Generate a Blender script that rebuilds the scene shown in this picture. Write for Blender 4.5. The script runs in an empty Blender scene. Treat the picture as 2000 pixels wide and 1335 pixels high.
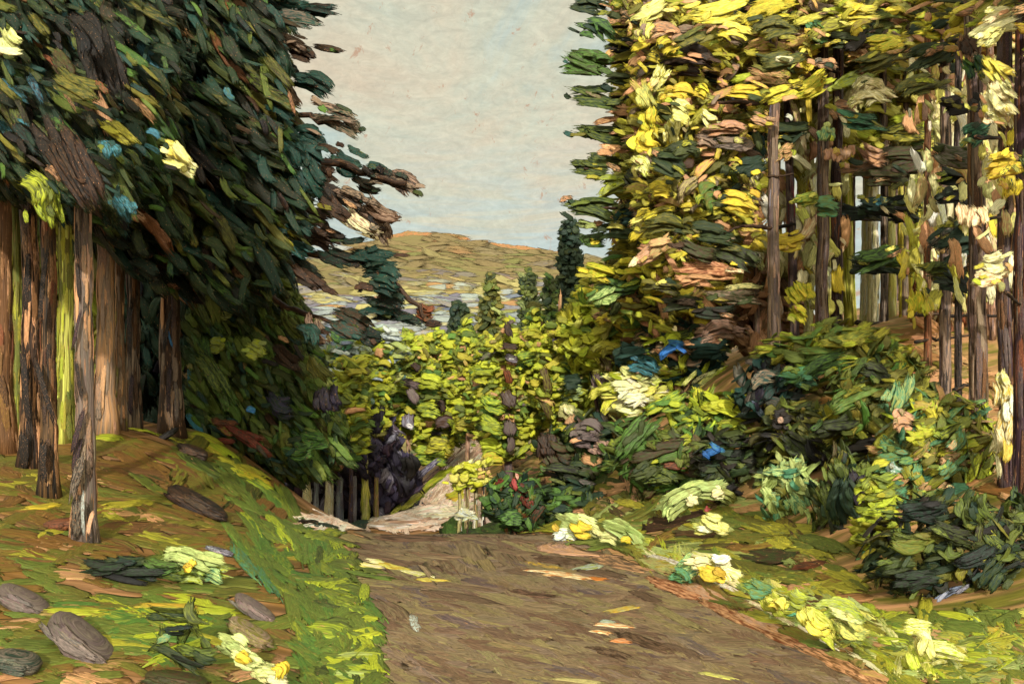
import bpy, math, random
import numpy as np
from mathutils import Vector
R = math.radians
rng = np.random.default_rng(11)
random.seed(11)
sc = bpy.context.scene
COL = sc.collection

# ------------------------------------------------------------------ camera
F = 1556.0            # focal length in photograph pixels (photo is 2000 x 1335)
HX, HY, EYE = 1000.0, 870.0, 1.6
cam = bpy.data.cameras.new('camera'); cam_o = bpy.data.objects.new('camera', cam); COL.objects.link(cam_o)
cam_o.location = (0, 0, EYE); cam_o.rotation_euler = (R(90), 0, 0)
cam.sensor_width = 36.0; cam.lens = 36.0 * F / 2000.0
cam.shift_y = (HY - 667.5) / 2000.0
cam.clip_start = 0.05; cam.clip_end = 8000
sc.camera = cam_o

# ------------------------------------------------------------------ light
SUN_AZ = (0.09, -0.995)     # where the sun stands, seen from above: behind the camera, to the right
SUN_EL = R(20)
sun = bpy.data.lights.new('sun', 'SUN'); sun.energy = 3.6; sun.angle = R(1.5); sun.color = (1.0, 0.955, 0.87)
sun_o = bpy.data.objects.new('sun', sun); COL.objects.link(sun_o)
sd = Vector((SUN_AZ[0], SUN_AZ[1], math.tan(SUN_EL) * math.hypot(*SUN_AZ))).normalized()
sun_o.rotation_euler = sd.to_track_quat('Z', 'Y').to_euler()

def lin(c):
    c = np.asarray(c, float) / 255.0
    return np.where(c <= 0.04045, c / 12.92, ((c + 0.055) / 1.055) ** 2.4)

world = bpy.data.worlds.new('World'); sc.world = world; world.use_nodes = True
wn, wl = world.node_tree.nodes, world.node_tree.links
wn.clear()
def wnode(t, **k):
    n = wn.new(t)
    for a, b in k.items(): setattr(n, a, b)
    return n
w_out = wnode('ShaderNodeOutputWorld')
w_sky = wnode('ShaderNodeTexSky', sky_type='NISHITA', sun_disc=False)
w_sky.sun_elevation = SUN_EL; w_sky.sun_rotation = math.atan2(SUN_AZ[0], SUN_AZ[1])
w_bg = wnode('ShaderNodeBackground'); w_bg.inputs['Strength'].default_value = 0.08
wl.new(w_sky.outputs[0], w_bg.inputs['Color'])
w_tc = wnode('ShaderNodeTexCoord')
def wramp(src, stops):
    r = wnode('ShaderNodeValToRGB'); wl.new(src, r.inputs[0]); e = r.color_ramp.elements
    while len(e) < len(stops): e.new(0.5)
    for el, (p, c) in zip(e, stops): el.position = p; el.color = (*c, 1)
    return r.outputs[0]
def wnoise(scale, stretch=(1, 1, 1), detail=5, rough=0.6, dist=0.0):
    m = wnode('ShaderNodeMapping'); m.inputs['Scale'].default_value = stretch; wl.new(w_tc.outputs['Generated'], m.inputs[0])
    n = wnode('ShaderNodeTexNoise'); n.inputs['Scale'].default_value = scale; n.inputs['Detail'].default_value = detail
    n.inputs['Roughness'].default_value = rough; n.inputs['Distortion'].default_value = dist
    wl.new(m.outputs[0], n.inputs['Vector']); return n.outputs[0]
def wmix(fac, a, b, mode='MIX'):
    m = wnode('ShaderNodeMix', data_type='RGBA', blend_type=mode)
    if isinstance(fac, float): m.inputs[0].default_value = fac
    else: wl.new(fac, m.inputs[0])
    for v, i in ((a, 6), (b, 7)):
        if isinstance(v, tuple): m.inputs[i].default_value = (*v, 1)
        else: wl.new(v, m.inputs[i])
    return m.outputs[2]
big = wramp(wnoise(4.2, (1, 1, 1.4), 7, 0.66, 0.8), [(0.36, tuple(lin((188, 202, 194)))), (0.46, tuple(lin((204, 205, 184)))), (0.55, tuple(lin((213, 206, 182)))), (0.66, tuple(lin((214, 198, 172))))])
band = wramp(wnoise(5.0, (1, 1, 9), 5, 0.6, 0.7), [(0.42, (0, 0, 0)), (0.56, (1, 1, 1))])
w_sp = wnode('ShaderNodeSeparateXYZ'); wl.new(w_tc.outputs['Generated'], w_sp.inputs[0])
low = wramp(w_sp.outputs[2], [(0.24, (0.85, 0.85, 0.85)), (0.37, (0, 0, 0))])
w_m = wnode('ShaderNodeMix', data_type='RGBA', blend_type='MULTIPLY'); w_m.inputs[0].default_value = 1.0; wl.new(band, w_m.inputs[6]); wl.new(low, w_m.inputs[7])
big = wmix(w_m.outputs[2], big, tuple(lin((186, 203, 202))))
strokes = wramp(wnoise(26, (1, 1, 3.6), 7, 0.7, 1.2), [(0.3, (0.84, 0.84, 0.84)), (0.7, (1.08, 1.08, 1.06))])
cl = wmix(1.0, big, strokes, 'MULTIPLY')
mott = wramp(wnoise(60, (1, 1, 1.5), 6, 0.75, 1.5), [(0.36, (0.93, 0.93, 0.90)), (0.62, (1.06, 1.05, 1.03))])
cl = wmix(1.0, cl, mott, 'MULTIPLY')
fleck = wramp(wnoise(55, (1, 1, .8), 5, 0.72, 0.5), [(0.615, (0, 0, 0)), (0.685, (0.85, 0.85, 0.85))])
cl = wmix(fleck, cl, tuple(lin((190, 152, 122))))
# sky brightened towards the sun behind the camera, added as soft frontal fill
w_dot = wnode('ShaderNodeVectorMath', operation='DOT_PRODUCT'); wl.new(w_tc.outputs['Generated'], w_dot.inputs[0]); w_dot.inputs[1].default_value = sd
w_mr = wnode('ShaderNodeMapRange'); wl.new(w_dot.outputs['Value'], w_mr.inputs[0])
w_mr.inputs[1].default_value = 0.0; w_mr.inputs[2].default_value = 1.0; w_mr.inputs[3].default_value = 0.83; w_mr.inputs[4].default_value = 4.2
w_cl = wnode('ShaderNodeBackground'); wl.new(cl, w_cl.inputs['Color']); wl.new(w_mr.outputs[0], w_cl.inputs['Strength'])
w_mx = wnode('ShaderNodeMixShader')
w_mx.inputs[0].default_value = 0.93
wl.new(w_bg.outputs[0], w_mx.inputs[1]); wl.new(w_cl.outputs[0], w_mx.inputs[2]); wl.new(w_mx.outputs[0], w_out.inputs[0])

sc.view_settings.view_transform = 'Standard'; sc.view_settings.look = 'None'
sc.view_settings.exposure = 0.5; sc.view_settings.gamma = 1.0
sc.render.engine = 'CYCLES'
sc.cycles.max_bounces = 4; sc.cycles.transparent_max_bounces = 24; sc.cycles.diffuse_bounces = 2; sc.cycles.glossy_bounces = 1

# ------------------------------------------------------------------ materials: oil-like streaked pigment
KA = 0.76      # surface colour below what a sunlit surface shows in the picture
def paint(name, rough=0.5, spec=0.3, streak=6.0, fleck=0.0, fleck_col=(185, 132, 90), bump=0.55, fleck_scale=9.0, ragged=True):
    m = bpy.data.materials.new(name); m.use_nodes = True
    n, l = m.node_tree.nodes, m.node_tree.links
    b = n['Principled BSDF']; b.inputs['Roughness'].default_value = rough; b.inputs['Specular IOR Level'].default_value = spec
    def at(a):
        x = n.new('ShaderNodeAttribute'); x.attribute_name = a; return x
    uv = n.new('ShaderNodeUVMap'); uv.uv_map = 'UVMap'
    def noise(sx, sy, detail=3, dist=0.3):
        mp = n.new('ShaderNodeMapping'); mp.inputs['Scale'].default_value = (sx, sy, 1); l.new(uv.outputs[0], mp.inputs[0])
        t = n.new('ShaderNodeTexNoise'); t.inputs['Scale'].default_value = 1.0; t.inputs['Detail'].default_value = detail
        t.inputs['Distortion'].default_value = dist; l.new(mp.outputs[0], t.inputs['Vector']); return t.outputs[0]
    def mix(f, a, c):
        x = n.new('ShaderNodeMix'); x.data_type = 'RGBA'; l.new(f, x.inputs[0]); l.new(a, x.inputs[6])
        if isinstance(c, tuple): x.inputs[7].default_value = (*c, 1)
        else: l.new(c, x.inputs[7])
        return x.outputs[2]
    def ramp(s, p0, p1, v=1.0):
        r = n.new('ShaderNodeMapRange'); r.inputs[1].default_value = p0; r.inputs[2].default_value = p1; r.inputs[4].default_value = v
        l.new(s, r.inputs[0]); return r.outputs[0]
    c = mix(ramp(noise(0.9, streak * 0.55, 4, 0.5), 0.41, 0.60), at('col').outputs['Color'], at('col2').outputs['Color'])
    fine = n.new('ShaderNodeMix'); fine.data_type = 'RGBA'; fine.blend_type = 'MULTIPLY'; fine.inputs[0].default_value = 1.0
    fr = n.new('ShaderNodeMapRange'); fr.inputs[1].default_value = 0.32; fr.inputs[2].default_value = 0.68; fr.inputs[3].default_value = 0.62; fr.inputs[4].default_value = 1.36
    l.new(noise(1.3, streak * 1.5, 5, 0.5), fr.inputs[0]); l.new(c, fine.inputs[6]); l.new(fr.outputs[0], fine.inputs[7]); c = fine.outputs[2]
    if fleck > 0:
        g = n.new('ShaderNodeNewGeometry')
        c = mix(ramp(noise(fleck_scale * 0.35, fleck_scale, 5, 0.2), 0.70 - fleck, 0.74 - fleck), c, tuple(lin(fleck_col) * KA))
    l.new(c, b.inputs['Base Color'])
    if ragged:      # bristle gaps at the ends and sides of each stroke
        eu = n.new('ShaderNodeUVMap'); eu.uv_map = 'EdgeUV'; sx = n.new('ShaderNodeSeparateXYZ'); l.new(eu.outputs[0], sx.inputs[0])
        def mth(op, a, c_=None):
            x = n.new('ShaderNodeMath'); x.operation = op
            for i, q in enumerate((a, c_)):
                if q is None: continue
                if isinstance(q, (int, float)): x.inputs[i].default_value = q
                else: l.new(q, x.inputs[i])
            return x.outputs[0]
        au = ramp(mth('ABSOLUTE', sx.outputs[0]), 0.35, 1.0, 0.40); av = ramp(mth('ABSOLUTE', sx.outputs[1]), 0.62, 1.0, 0.26)
        thr = mth('ADD', mth('MAXIMUM', au, av), 0.20)
        l.new(mth('GREATER_THAN', noise(0.9, 3.4, 4, 0.4), thr), b.inputs['Alpha'])
    bp = n.new('ShaderNodeBump'); bp.inputs['Strength'].default_value = bump
    l.new(at('bd').outputs['Fac'], bp.inputs['Distance'])
    l.new(noise(0.8, streak * 1.6, 4, 0.6), bp.inputs['Height']); l.new(bp.outputs[0], b.inputs['Normal'])
    return m
M_LEAF = paint('needle_and_leaf', 0.5, 0.2)
M_DARKLEAF = paint('dark_spruce_needles', 0.5, 0.14, fleck=0.05)
M_BARK = paint('bark', 0.6, 0.2, streak=7, fleck=0.08, bump=0.7)
M_GRASS = paint('grass_and_litter', 0.55, 0.2, fleck=0.05, bump=0.6)
M_ROAD = paint('road_dirt', 0.62, 0.15, fleck=0.03, bump=0.7)
M_STONE = paint('stone', 0.5, 0.25, streak=8, bump=0.7)
M_HILL = paint('hillside', 0.8, 0.05, streak=8, bump=0.4)

# ------------------------------------------------------------------ colours (as the surface shows in sun), by plain word
C = dict(
 black=(22,18,13), soot=(36,28,21), umber=(66,44,28), brown=(108,74,42), rust=(122,66,36), ochre=(118,84,38), tan=(196,144,100), taupe=(132,110,90),
 grey=(104,92,80), mauve=(96,80,78), plum=(62,42,50), violet=(58,50,72), night=(34,28,42), olive=(104,98,34), moss=(94,104,38), mossd=(56,64,26),
 dgreen=(32,48,26), spruce=(26,46,34), teal=(30,62,54), tealb=(62,118,132), green=(78,110,42), grass=(96,112,42), lime=(162,170,42), ygreen=(182,182,44),
 yolive=(160,152,46), yellow=(214,190,54), gold=(190,156,50), lemon=(208,200,96), pale=(218,212,140), cream=(228,216,168), mint=(172,188,112), sage=(148,156,88),
 jade=(74,124,90), blue=(38,92,156), pink=(206,170,142), rose=(180,140,116), red=(112,42,30), crim=(150,60,60), road=(128,108,80), roadd=(108,83,64), roado=(138,122,80), orange=(206,122,52),
 straw=(176,164,104), hill=(160,140,98), hillo=(192,128,84), field=(202,190,126), lilac=(136,130,142), mist=(176,184,178), steel=(112,120,140), white=(226,222,206), shell=(238,210,186), silt=(160,146,112))
CL = {k: lin(v) * KA for k, v in C.items()}
def pal(s):
    """'green 3, olive 1' -> (names, weights)"""
    names, w = [], []
    for it in s.split(','):
        p = it.split(); names.append(p[0]); w.append(float(p[1]) if len(p) > 1 else 1.0)
    w = np.array(w); return names, w / w.sum()

# ------------------------------------------------------------------ terrain
def P(px, py, Y):
    return np.array([(px - HX) / F * Y, Y, EYE - (py - HY) / F * Y])
def rc(Y): return 2.02 - 0.218 * Y
ctl = []
for Y in (-8, -3, 2, 6, 10, 13, 14.6):
    for d in (-1.8, -0.6, 0.6, 1.8): ctl.append((rc(Y) + d, Y, 0.0))
for Y, z in ((17, -0.3), (20, -0.68), (23, -0.98)):
    for d in (-1.5, 0, 1.5): ctl.append((rc(Y) + d - max(0, Y - 18) * 0.12, Y, z))
for t in ((600,1018,27),(700,1021,26),(800,1000,28),(860,950,32),(920,870,38),(935,835,44),(900,1000,26),(960,1012,23),(640,1010,31),(760,985,33),
          (560,960,15),(380,842,15.5),(165,1055,7.8),(50,912,10),(92,962,9),(0,1335,4.6),(300,1200,6),(600,1200,6.5),(620,1060,11),(400,1000,10),(335,855,15),(230,842,13),(0,882,12),(480,890,17),(560,1000,24),(600,1000,36),
          (1990,1300,5.6),(1900,1180,7),(1980,995,9),(1500,1100,10),(1400,955,14),(1300,1012,14),(1100,1016,16),(1070,960,18),(1515,700,16),(1915,885,11),(1850,815,13),(1620,650,19),(1250,800,22),(1150,900,20),(1000,930,24),(1650,1010,10)):
    ctl.append(tuple(P(*t)))
ctl += [(-12,12,2.4),(-14,5,2),(-12,20,3),(-10,30,1.6),(-8.6,24,1.0),(-6,-4,.6),(8,-4,.7),(14,12,4),(16,20,6),(12,30,6.5),(20,40,8),(5,35,4),(1,46,4),(-10,50,.3),(-10,70,-3),(0,70,1),(15,70,6),
        (38,10,7),(38,60,8),(-38,10,4),(-38,40,3),(-38,80,0),(0,118,-5),(38,118,2),(-38,118,-6),(38,-8,3),(-38,-8,3),(12,0,1.6),(9,5,1.5)]
ctl = np.array(ctl)
def tps_k(r2): return 0.5 * r2 * np.log(r2 + 1e-9)
nC = len(ctl)
A = np.zeros((nC + 3, nC + 3))
A[:nC, :nC] = tps_k(((ctl[:, None, :2] - ctl[None, :, :2]) ** 2).sum(-1)) + np.eye(nC) * 0.4
A[:nC, nC] = 1; A[:nC, nC + 1:] = ctl[:, :2]; A[nC, :nC] = 1; A[nC + 1:, :nC] = ctl[:, :2].T
tw = np.linalg.solve(A, np.concatenate([ctl[:, 2], np.zeros(3)]))
GX = np.arange(-40, 40.01, 0.25); GY = np.arange(-8, 120.01, 0.25)
gx, gy = np.meshgrid(GX, GY)
GZ = tw[nC] + tw[nC + 1] * gx + tw[nC + 2] * gy
for k in range(nC): GZ += tw[k] * tps_k((gx - ctl[k, 0]) ** 2 + (gy - ctl[k, 1]) ** 2)
GZ += 0.035 * np.sin(gx * 2.1 + gy * 0.7) * np.sin(gy * 1.7 - gx * 0.4) * np.clip((np.abs(gx - rc(gy)) - 1.8), 0, 1)
def gz(x, y):
    x = np.asarray(x, float); y = np.asarray(y, float)
    fx = np.clip((x + 40) / 0.25, 0, len(GX) - 1.001); fy = np.clip((y + 8) / 0.25, 0, len(GY) - 1.001)
    i = fx.astype(int); j = fy.astype(int); a = fx - i; b = fy - j
    return (GZ[j, i] * (1 - a) + GZ[j, i + 1] * a) * (1 - b) + (GZ[j + 1, i] * (1 - a) + GZ[j + 1, i + 1] * a) * b
YS = np.geomspace(2.6, 110, 420)
def hit(px, py):
    """where the sight line through a photo pixel meets the terrain"""
    px = np.atleast_1d(np.asarray(px, float)); py = np.atleast_1d(np.asarray(py, float))
    X = (px[:, None] - HX) / F * YS; Z = EYE - (py[:, None] - HY) / F * YS
    below = Z <= gz(X, np.broadcast_to(YS, X.shape))
    ok = below.any(1); i = np.clip(below.argmax(1), 1, None)
    z0 = (Z - gz(X, np.broadcast_to(YS, X.shape)))
    r = np.arange(len(px)); a = z0[r, i - 1]; b = z0[r, i]
    t = np.clip(a / (a - b + 1e-9), 0, 1); Y = YS[i - 1] + (YS[i] - YS[i - 1]) * t
    X = (px - HX) / F * Y
    return np.stack([X, Y, gz(X, Y)], 1), ok

# ------------------------------------------------------------------ mesh building
NU, NV = 6, 7
_u = np.linspace(-1, 1, NU); _v = np.linspace(-1, 1, NV)
def _topo():
    q, t = [], []
    idx = lambda i, j: i * NV + j
    B = NU * NV
    for i in range(NU - 1):
        for j in range(NV - 1): q.append((idx(i, j), idx(i + 1, j), idx(i + 1, j + 1), idx(i, j + 1)))
        q.append((idx(i, 0), B + i, B + i + 1, idx(i + 1, 0)))
        q.append((idx(i, NV - 1), idx(i + 1, NV - 1), B + i + 1, B + i))
    for j in range(NV - 1):
        t.append((idx(0, j), idx(0, j + 1), B)); t.append((idx(NU - 1, j + 1), idx(NU - 1, j), B + NU - 1))
    return np.array(q), np.array(t)
DQ, DT = _topo()

class Bag:
    """collects thick strokes, tubes and lumps for ONE mesh object"""
    def __init__(s): s.d = []; s.raw = []
    def stroke(s, c, t, n, L, W, col, col2, T=None, bend=0.0, ground=False):
        s.d.append((c, t, n, L, W, W * 0.15 if T is None else T, bend, col, col2, ground)); return s
    def verts(s):
        V, Q, Tt, c1, c2, bd, uv, ed = [], [], [], [], [], [], [], []
        off = 0
        if s.d:
            N = len(s.d)
            c = np.array([x[0] for x in s.d]); t = np.array([x[1] for x in s.d]); n = np.array([x[2] for x in s.d])
            L, W, T, bend = (np.array([x[k] for x in s.d], float) for k in (3, 4, 5, 6))
            k1 = np.array([x[7] for x in s.d]); k2 = np.array([x[8] for x in s.d]); gr = np.array([x[9] for x in s.d])
            t = t / np.linalg.norm(t, axis=1, keepdims=True)
            n = n - (n * t).sum(1, keepdims=True) * t; n /= np.linalg.norm(n, axis=1, keepdims=True)
            b = np.cross(n, t)
            prof = np.sqrt(np.clip(1 - np.abs(_u) ** 5, 0.36, 1))
            wp = prof[None] * rng.uniform(0.82, 1.15, (N, NU))
            rag = 1 + (rng.uniform(-0.34, 0.22, (N, 1, NV)) * (_u > 0)[None, :, None] + rng.uniform(-0.30, 0.15, (N, 1, NV)) * (_u <= 0)[None, :, None]) * (np.abs(_u) ** 2)[None, :, None]
            al = _u[None, :, None] * rag * (L / 2)[:, None, None]
            ac = _v[None, None, :] * wp[:, :, None] * (W / 2)[:, None, None] + (bend * W)[:, None, None] * (_u ** 2 - 0.35)[None, :, None]
            ac = ac + rng.normal(0, 0.03, (N, NU, NV)) * W[:, None, None]
            ridge = rng.uniform(0.35, 1.0, (N, 1, NV)) + rng.normal(0, 0.10, (N, NU, NV))
            edge = (1 - np.abs(_v) ** 4 * 0.75)[None, None, :]
            h = T[:, None, None] * ridge * edge * (1 - 0.55 * np.abs(_u) ** 5)[None, :, None]
            sag = -(_u ** 2 - 0.3)[None, :, None] * (L * 0.035)[:, None, None]
            top = c[:, None, None] + al[..., None] * t[:, None, None] + ac[..., None] * b[:, None, None] + (h + sag)[..., None] * n[:, None, None]
            mid = (NV - 1) / 2
            bot = c[:, None] + al.mean(2)[..., None] * t[:, None] + ((bend * W)[:, None] * (_u ** 2 - 0.35)[None])[..., None] * b[:, None] + (sag[:, :, 0] - (T * 0.35)[:, None])[..., None] * n[:, None]
            if gr.any():
                g = np.where(gr)[0]
                top[g, :, :, 2] = gz(top[g, :, :, 0], top[g, :, :, 1]) + h[g] + 0.004
                bot[g, :, 2] = gz(bot[g, :, 0], bot[g, :, 1]) - 0.02
            vv = np.concatenate([top.reshape(N, -1, 3), bot], 1); nv = vv.shape[1]
            V.append(vv.reshape(-1, 3))
            o = (np.arange(N) * nv)[:, None, None]
            Q.append((DQ[None] + o).reshape(-1, 4)); Tt.append((DT[None] + o).reshape(-1, 3))
            c1.append(np.repeat(k1, nv, 0)); c2.append(np.repeat(k2, nv, 0)); bd.append(np.repeat(W * 0.13, nv))
            ro = rng.uniform(0, 60, (N, 1, 2))
            asp = np.clip(L / np.maximum(W, 1e-6), 0.5, 8)
            uu = np.broadcast_to(_u[None, :, None] * asp[:, None, None] * 0.8, (N, NU, NV)).reshape(N, -1)
            v2 = np.broadcast_to(_v[None, None, :], (N, NU, NV)).reshape(N, -1)
            uvt = np.concatenate([np.stack([uu, v2], -1), np.stack([np.broadcast_to(_u * 1.0, (N, NU)), np.zeros((N, NU))], -1)], 1) + ro
            uv.append(uvt.reshape(-1, 2)); off += N * nv
            e = np.concatenate([np.stack(np.broadcast_arrays(_u[:, None], _v[None]), -1).reshape(-1, 2), np.stack([_u, np.zeros(NU)], 1)])
            ed.append(np.tile(e, (N, 1)))
        for (v, q, t3, k1, k2, b_, u_) in s.raw:
            V.append(v); Q.append(q + off) if len(q) else None; Tt.append(t3 + off) if len(t3) else None
            c1.append(k1); c2.append(k2); bd.append(b_); uv.append(u_); ed.append(np.zeros((len(v), 2))); off += len(v)
        return V, Q, Tt, c1, c2, bd, uv, ed
    def build(s, name, mat, parent=None, origin=None):
        V, Q, Tt, c1, c2, bd, uv, ed = s.verts()
        V = np.concatenate(V); Q = np.concatenate(Q) if Q else np.zeros((0, 4), int); Tt = np.concatenate(Tt) if Tt else np.zeros((0, 3), int)
        if origin is not None: V = V - np.asarray(origin)
        elif parent is not None: V = V - np.asarray(parent.location)
        me = bpy.data.meshes.new(name)
        me.vertices.add(len(V)); me.vertices.foreach_set('co', V.astype(np.float32).ravel())
        li = np.concatenate([Q.ravel(), Tt.ravel()]).astype(np.int32)
        me.loops.add(len(li)); me.loops.foreach_set('vertex_index', li)
        st = np.concatenate([np.arange(len(Q)) * 4, len(Q) * 4 + np.arange(len(Tt)) * 3]).astype(np.int32)
        me.polygons.add(len(st)); me.polygons.foreach_set('loop_start', st)
        me.polygons.foreach_set('use_smooth', np.ones(len(st), bool))
        for nm, arr in (('col', np.concatenate(c1)), ('col2', np.concatenate(c2))):
            a = me.attributes.new(nm, 'FLOAT_COLOR', 'POINT')
            a.data.foreach_set('color', np.concatenate([arr, np.ones((len(arr), 1))], 1).astype(np.float32).ravel())
        a = me.attributes.new('bd', 'FLOAT', 'POINT'); a.data.foreach_set('value', np.concatenate(bd).astype(np.float32))
        u = me.uv_layers.new(name='UVMap'); u.data.foreach_set('uv', np.concatenate(uv)[li].astype(np.float32).ravel())
        u = me.uv_layers.new(name='EdgeUV'); u.data.foreach_set('uv', np.concatenate(ed)[li].astype(np.float32).ravel())
        me.update(calc_edges=True); me.validate()
        me.materials.append(mat)
        o = bpy.data.objects.new(name, me); COL.objects.link(o)
        if origin is not None: o.location = origin
        if parent is not None: o.parent = parent
        return o
    # ---- tube along points
    def tube(s, pts, rad, col, col2, sides=12, rough=0.08, uvl=1.2):
        pts = np.asarray(pts, float); m = len(pts); rad = np.broadcast_to(np.asarray(rad, float), (m,))
        tg = np.gradient(pts, axis=0); tg /= np.linalg.norm(tg, axis=1, keepdims=True)
        ref = np.array([0.0, -1, 0.02]) if abs(tg[m // 2][1]) < 0.8 else np.array([0, 0, 1.0])
        a = np.cross(tg, ref); a /= np.linalg.norm(a, axis=1, keepdims=True); b = np.cross(tg, a)
        th = np.linspace(0, 2 * np.pi, sides, endpoint=False)
        rr = rad[:, None] * (1 + rng.normal(0, rough, (1, sides)) + rng.normal(0, rough * 0.5, (m, sides)))
        v = pts[:, None] + rr[..., None] * (np.cos(th)[None, :, None] * a[:, None] + np.sin(th)[None, :, None] * b[:, None])
        v = np.concatenate([v.reshape(-1, 3), pts[:1], pts[-1:]])
        q = np.array([(i * sides + j, i * sides + (j + 1) % sides, (i + 1) * sides + (j + 1) % sides, (i + 1) * sides + j) for i in range(m - 1) for j in range(sides)])
        t = np.array([(m * sides, (j + 1) % sides, j) for j in range(sides)] + [(m * sides + 1, (m - 1) * sides + j, (m - 1) * sides + (j + 1) % sides) for j in range(sides)])
        dist = np.concatenate([[0], np.cumsum(np.linalg.norm(np.diff(pts, axis=0), axis=1))])
        # around the trunk the texture runs forth and back, so there is no seam
        vv = np.abs(np.linspace(-1, 1, sides, endpoint=False)) * 2.5
        uv = np.concatenate([np.stack(np.broadcast_arrays(dist[:, None] * uvl, vv[None]), -1).reshape(-1, 2), [[0, 0]], [[dist[-1] * uvl, 0]]]) + rng.uniform(0, 60, 2)
        nV = len(v); bdv = np.concatenate([np.repeat(rad * 0.25, sides), rad[[0, -1]] * 0.25])
        s.raw.append((v, q, t, np.tile(col, (nV, 1)), np.tile(col2, (nV, 1)), bdv, uv)); return s
    # ---- irregular lump (stone)
    def lump(s, c, ax, ay, az, col, col2, seed=0, rough=0.12):
        r2 = np.random.default_rng(seed); m, sd_ = 14, 22
        ph = np.linspace(0.02, np.pi - 0.02, m); th = np.linspace(0, 2 * np.pi, sd_, endpoint=False)
        d = np.stack([np.sin(ph)[:, None] * np.cos(th), np.sin(ph)[:, None] * np.sin(th), np.broadcast_to(np.cos(ph)[:, None], (m, sd_))], -1)
        k = np.ones((m, sd_))
        for _ in range(9):
            w = r2.normal(0, 1, 3); w /= np.linalg.norm(w); k -= rough * 1.6 * np.clip(d @ w - r2.uniform(0.5, 0.8), 0, 1)
        k += r2.normal(0, rough * 0.12, k.shape)
        d = np.sign(d) * np.abs(d) ** 0.8 * k[..., None]
        v = np.asarray(c) + d[..., :1] * np.asarray(ax) + d[..., 1:2] * np.asarray(ay) + d[..., 2:] * np.asarray(az)
        v = np.concatenate([v.reshape(-1, 3), v[:1].mean(1), v[-1:].mean(1)])
        q = np.array([(i * sd_ + j, (i + 1) * sd_ + j, (i + 1) * sd_ + (j + 1) % sd_, i * sd_ + (j + 1) % sd_) for i in range(m - 1) for j in range(sd_)])
        t = np.array([(m * sd_, j, (j + 1) % sd_) for j in range(sd_)] + [(m * sd_ + 1, (m - 1) * sd_ + (j + 1) % sd_, (m - 1) * sd_ + j) for j in range(sd_)])
        uv = np.concatenate([np.stack(np.broadcast_arrays(2.5 * np.abs(np.linspace(-1, 1, sd_))[None], 3 * np.cos(ph)[:, None]), -1).reshape(-1, 2), [[0, 3]], [[0, -3]]]) + r2.uniform(0, 50, 2)
        nV = len(v); s.raw.append((v, q, t, np.tile(col, (nV, 1)), np.tile(col2, (nV, 1)), np.full(nV, np.linalg.norm(az) * 0.15), uv)); return s

def jit(c, a=0.10):
    return np.clip(c * np.exp(rng.normal(0, a)) * np.exp(rng.normal(0, a * 0.4, 3)), 0.004, 0.8)
def pick(pl):
    return CL[pl[0][rng.choice(len(pl[0]), p=pl[1])]]

# ---- hanging / standing strokes: photo pixel + own distance
def spray(bag, px, py, Y, L, W, ang, c1, c2=None, bend=None, face=0.32, T=0.15):
    k = Y / F; a = R(ang)
    c1 = CL[c1] if isinstance(c1, str) else c1
    c2 = c1 * (rng.uniform(0.4, 0.7) if rng.random() < .5 else rng.uniform(1.3, 1.9)) if c2 is None else (CL[c2] if isinstance(c2, str) else c2)
    t = np.array([math.cos(a), rng.normal(0, 0.25 / (1 + L / 50)), -math.sin(a)])
    n = np.array([rng.normal(0, face), -1.0, 0.30 + rng.normal(0, face)])
    bag.stroke(P(px, py, Y), t, n, L * k, W * k, jit(c1, 0.08), jit(c2, 0.08), W * k * T, rng.normal(0, 0.25) if bend is None else bend)
def inside(poly, x, y):
    r = np.zeros(len(x), bool); p = np.array(poly, float)
    for (x0, y0), (x1, y1) in zip(p, np.roll(p, -1, 0)):
        c = (y0 > y) != (y1 > y)
        r ^= c & (x < (x1 - x0) * (y - y0) / (y1 - y0 + 1e-12) + x0)
    return r
def grid_in(poly, sx, sy):
    p = np.array(poly, float); x0, y0 = p.min(0); x1, y1 = p.max(0)
    X, Y = np.meshgrid(np.arange(x0, x1 + sx, sx), np.arange(y0, y1 + sy, sy))
    X = X + (np.arange(X.shape[0]) % 2)[:, None] * sx / 2
    X = (X + rng.uniform(-0.5, 0.5, X.shape) * sx).ravel(); Y = (Y + rng.uniform(-0.5, 0.5, Y.shape) * sy).ravel()
    k = inside(poly, X, Y); X, Y = X[k], Y[k]; o = rng.permutation(len(X)); return X[o], Y[o]
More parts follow.
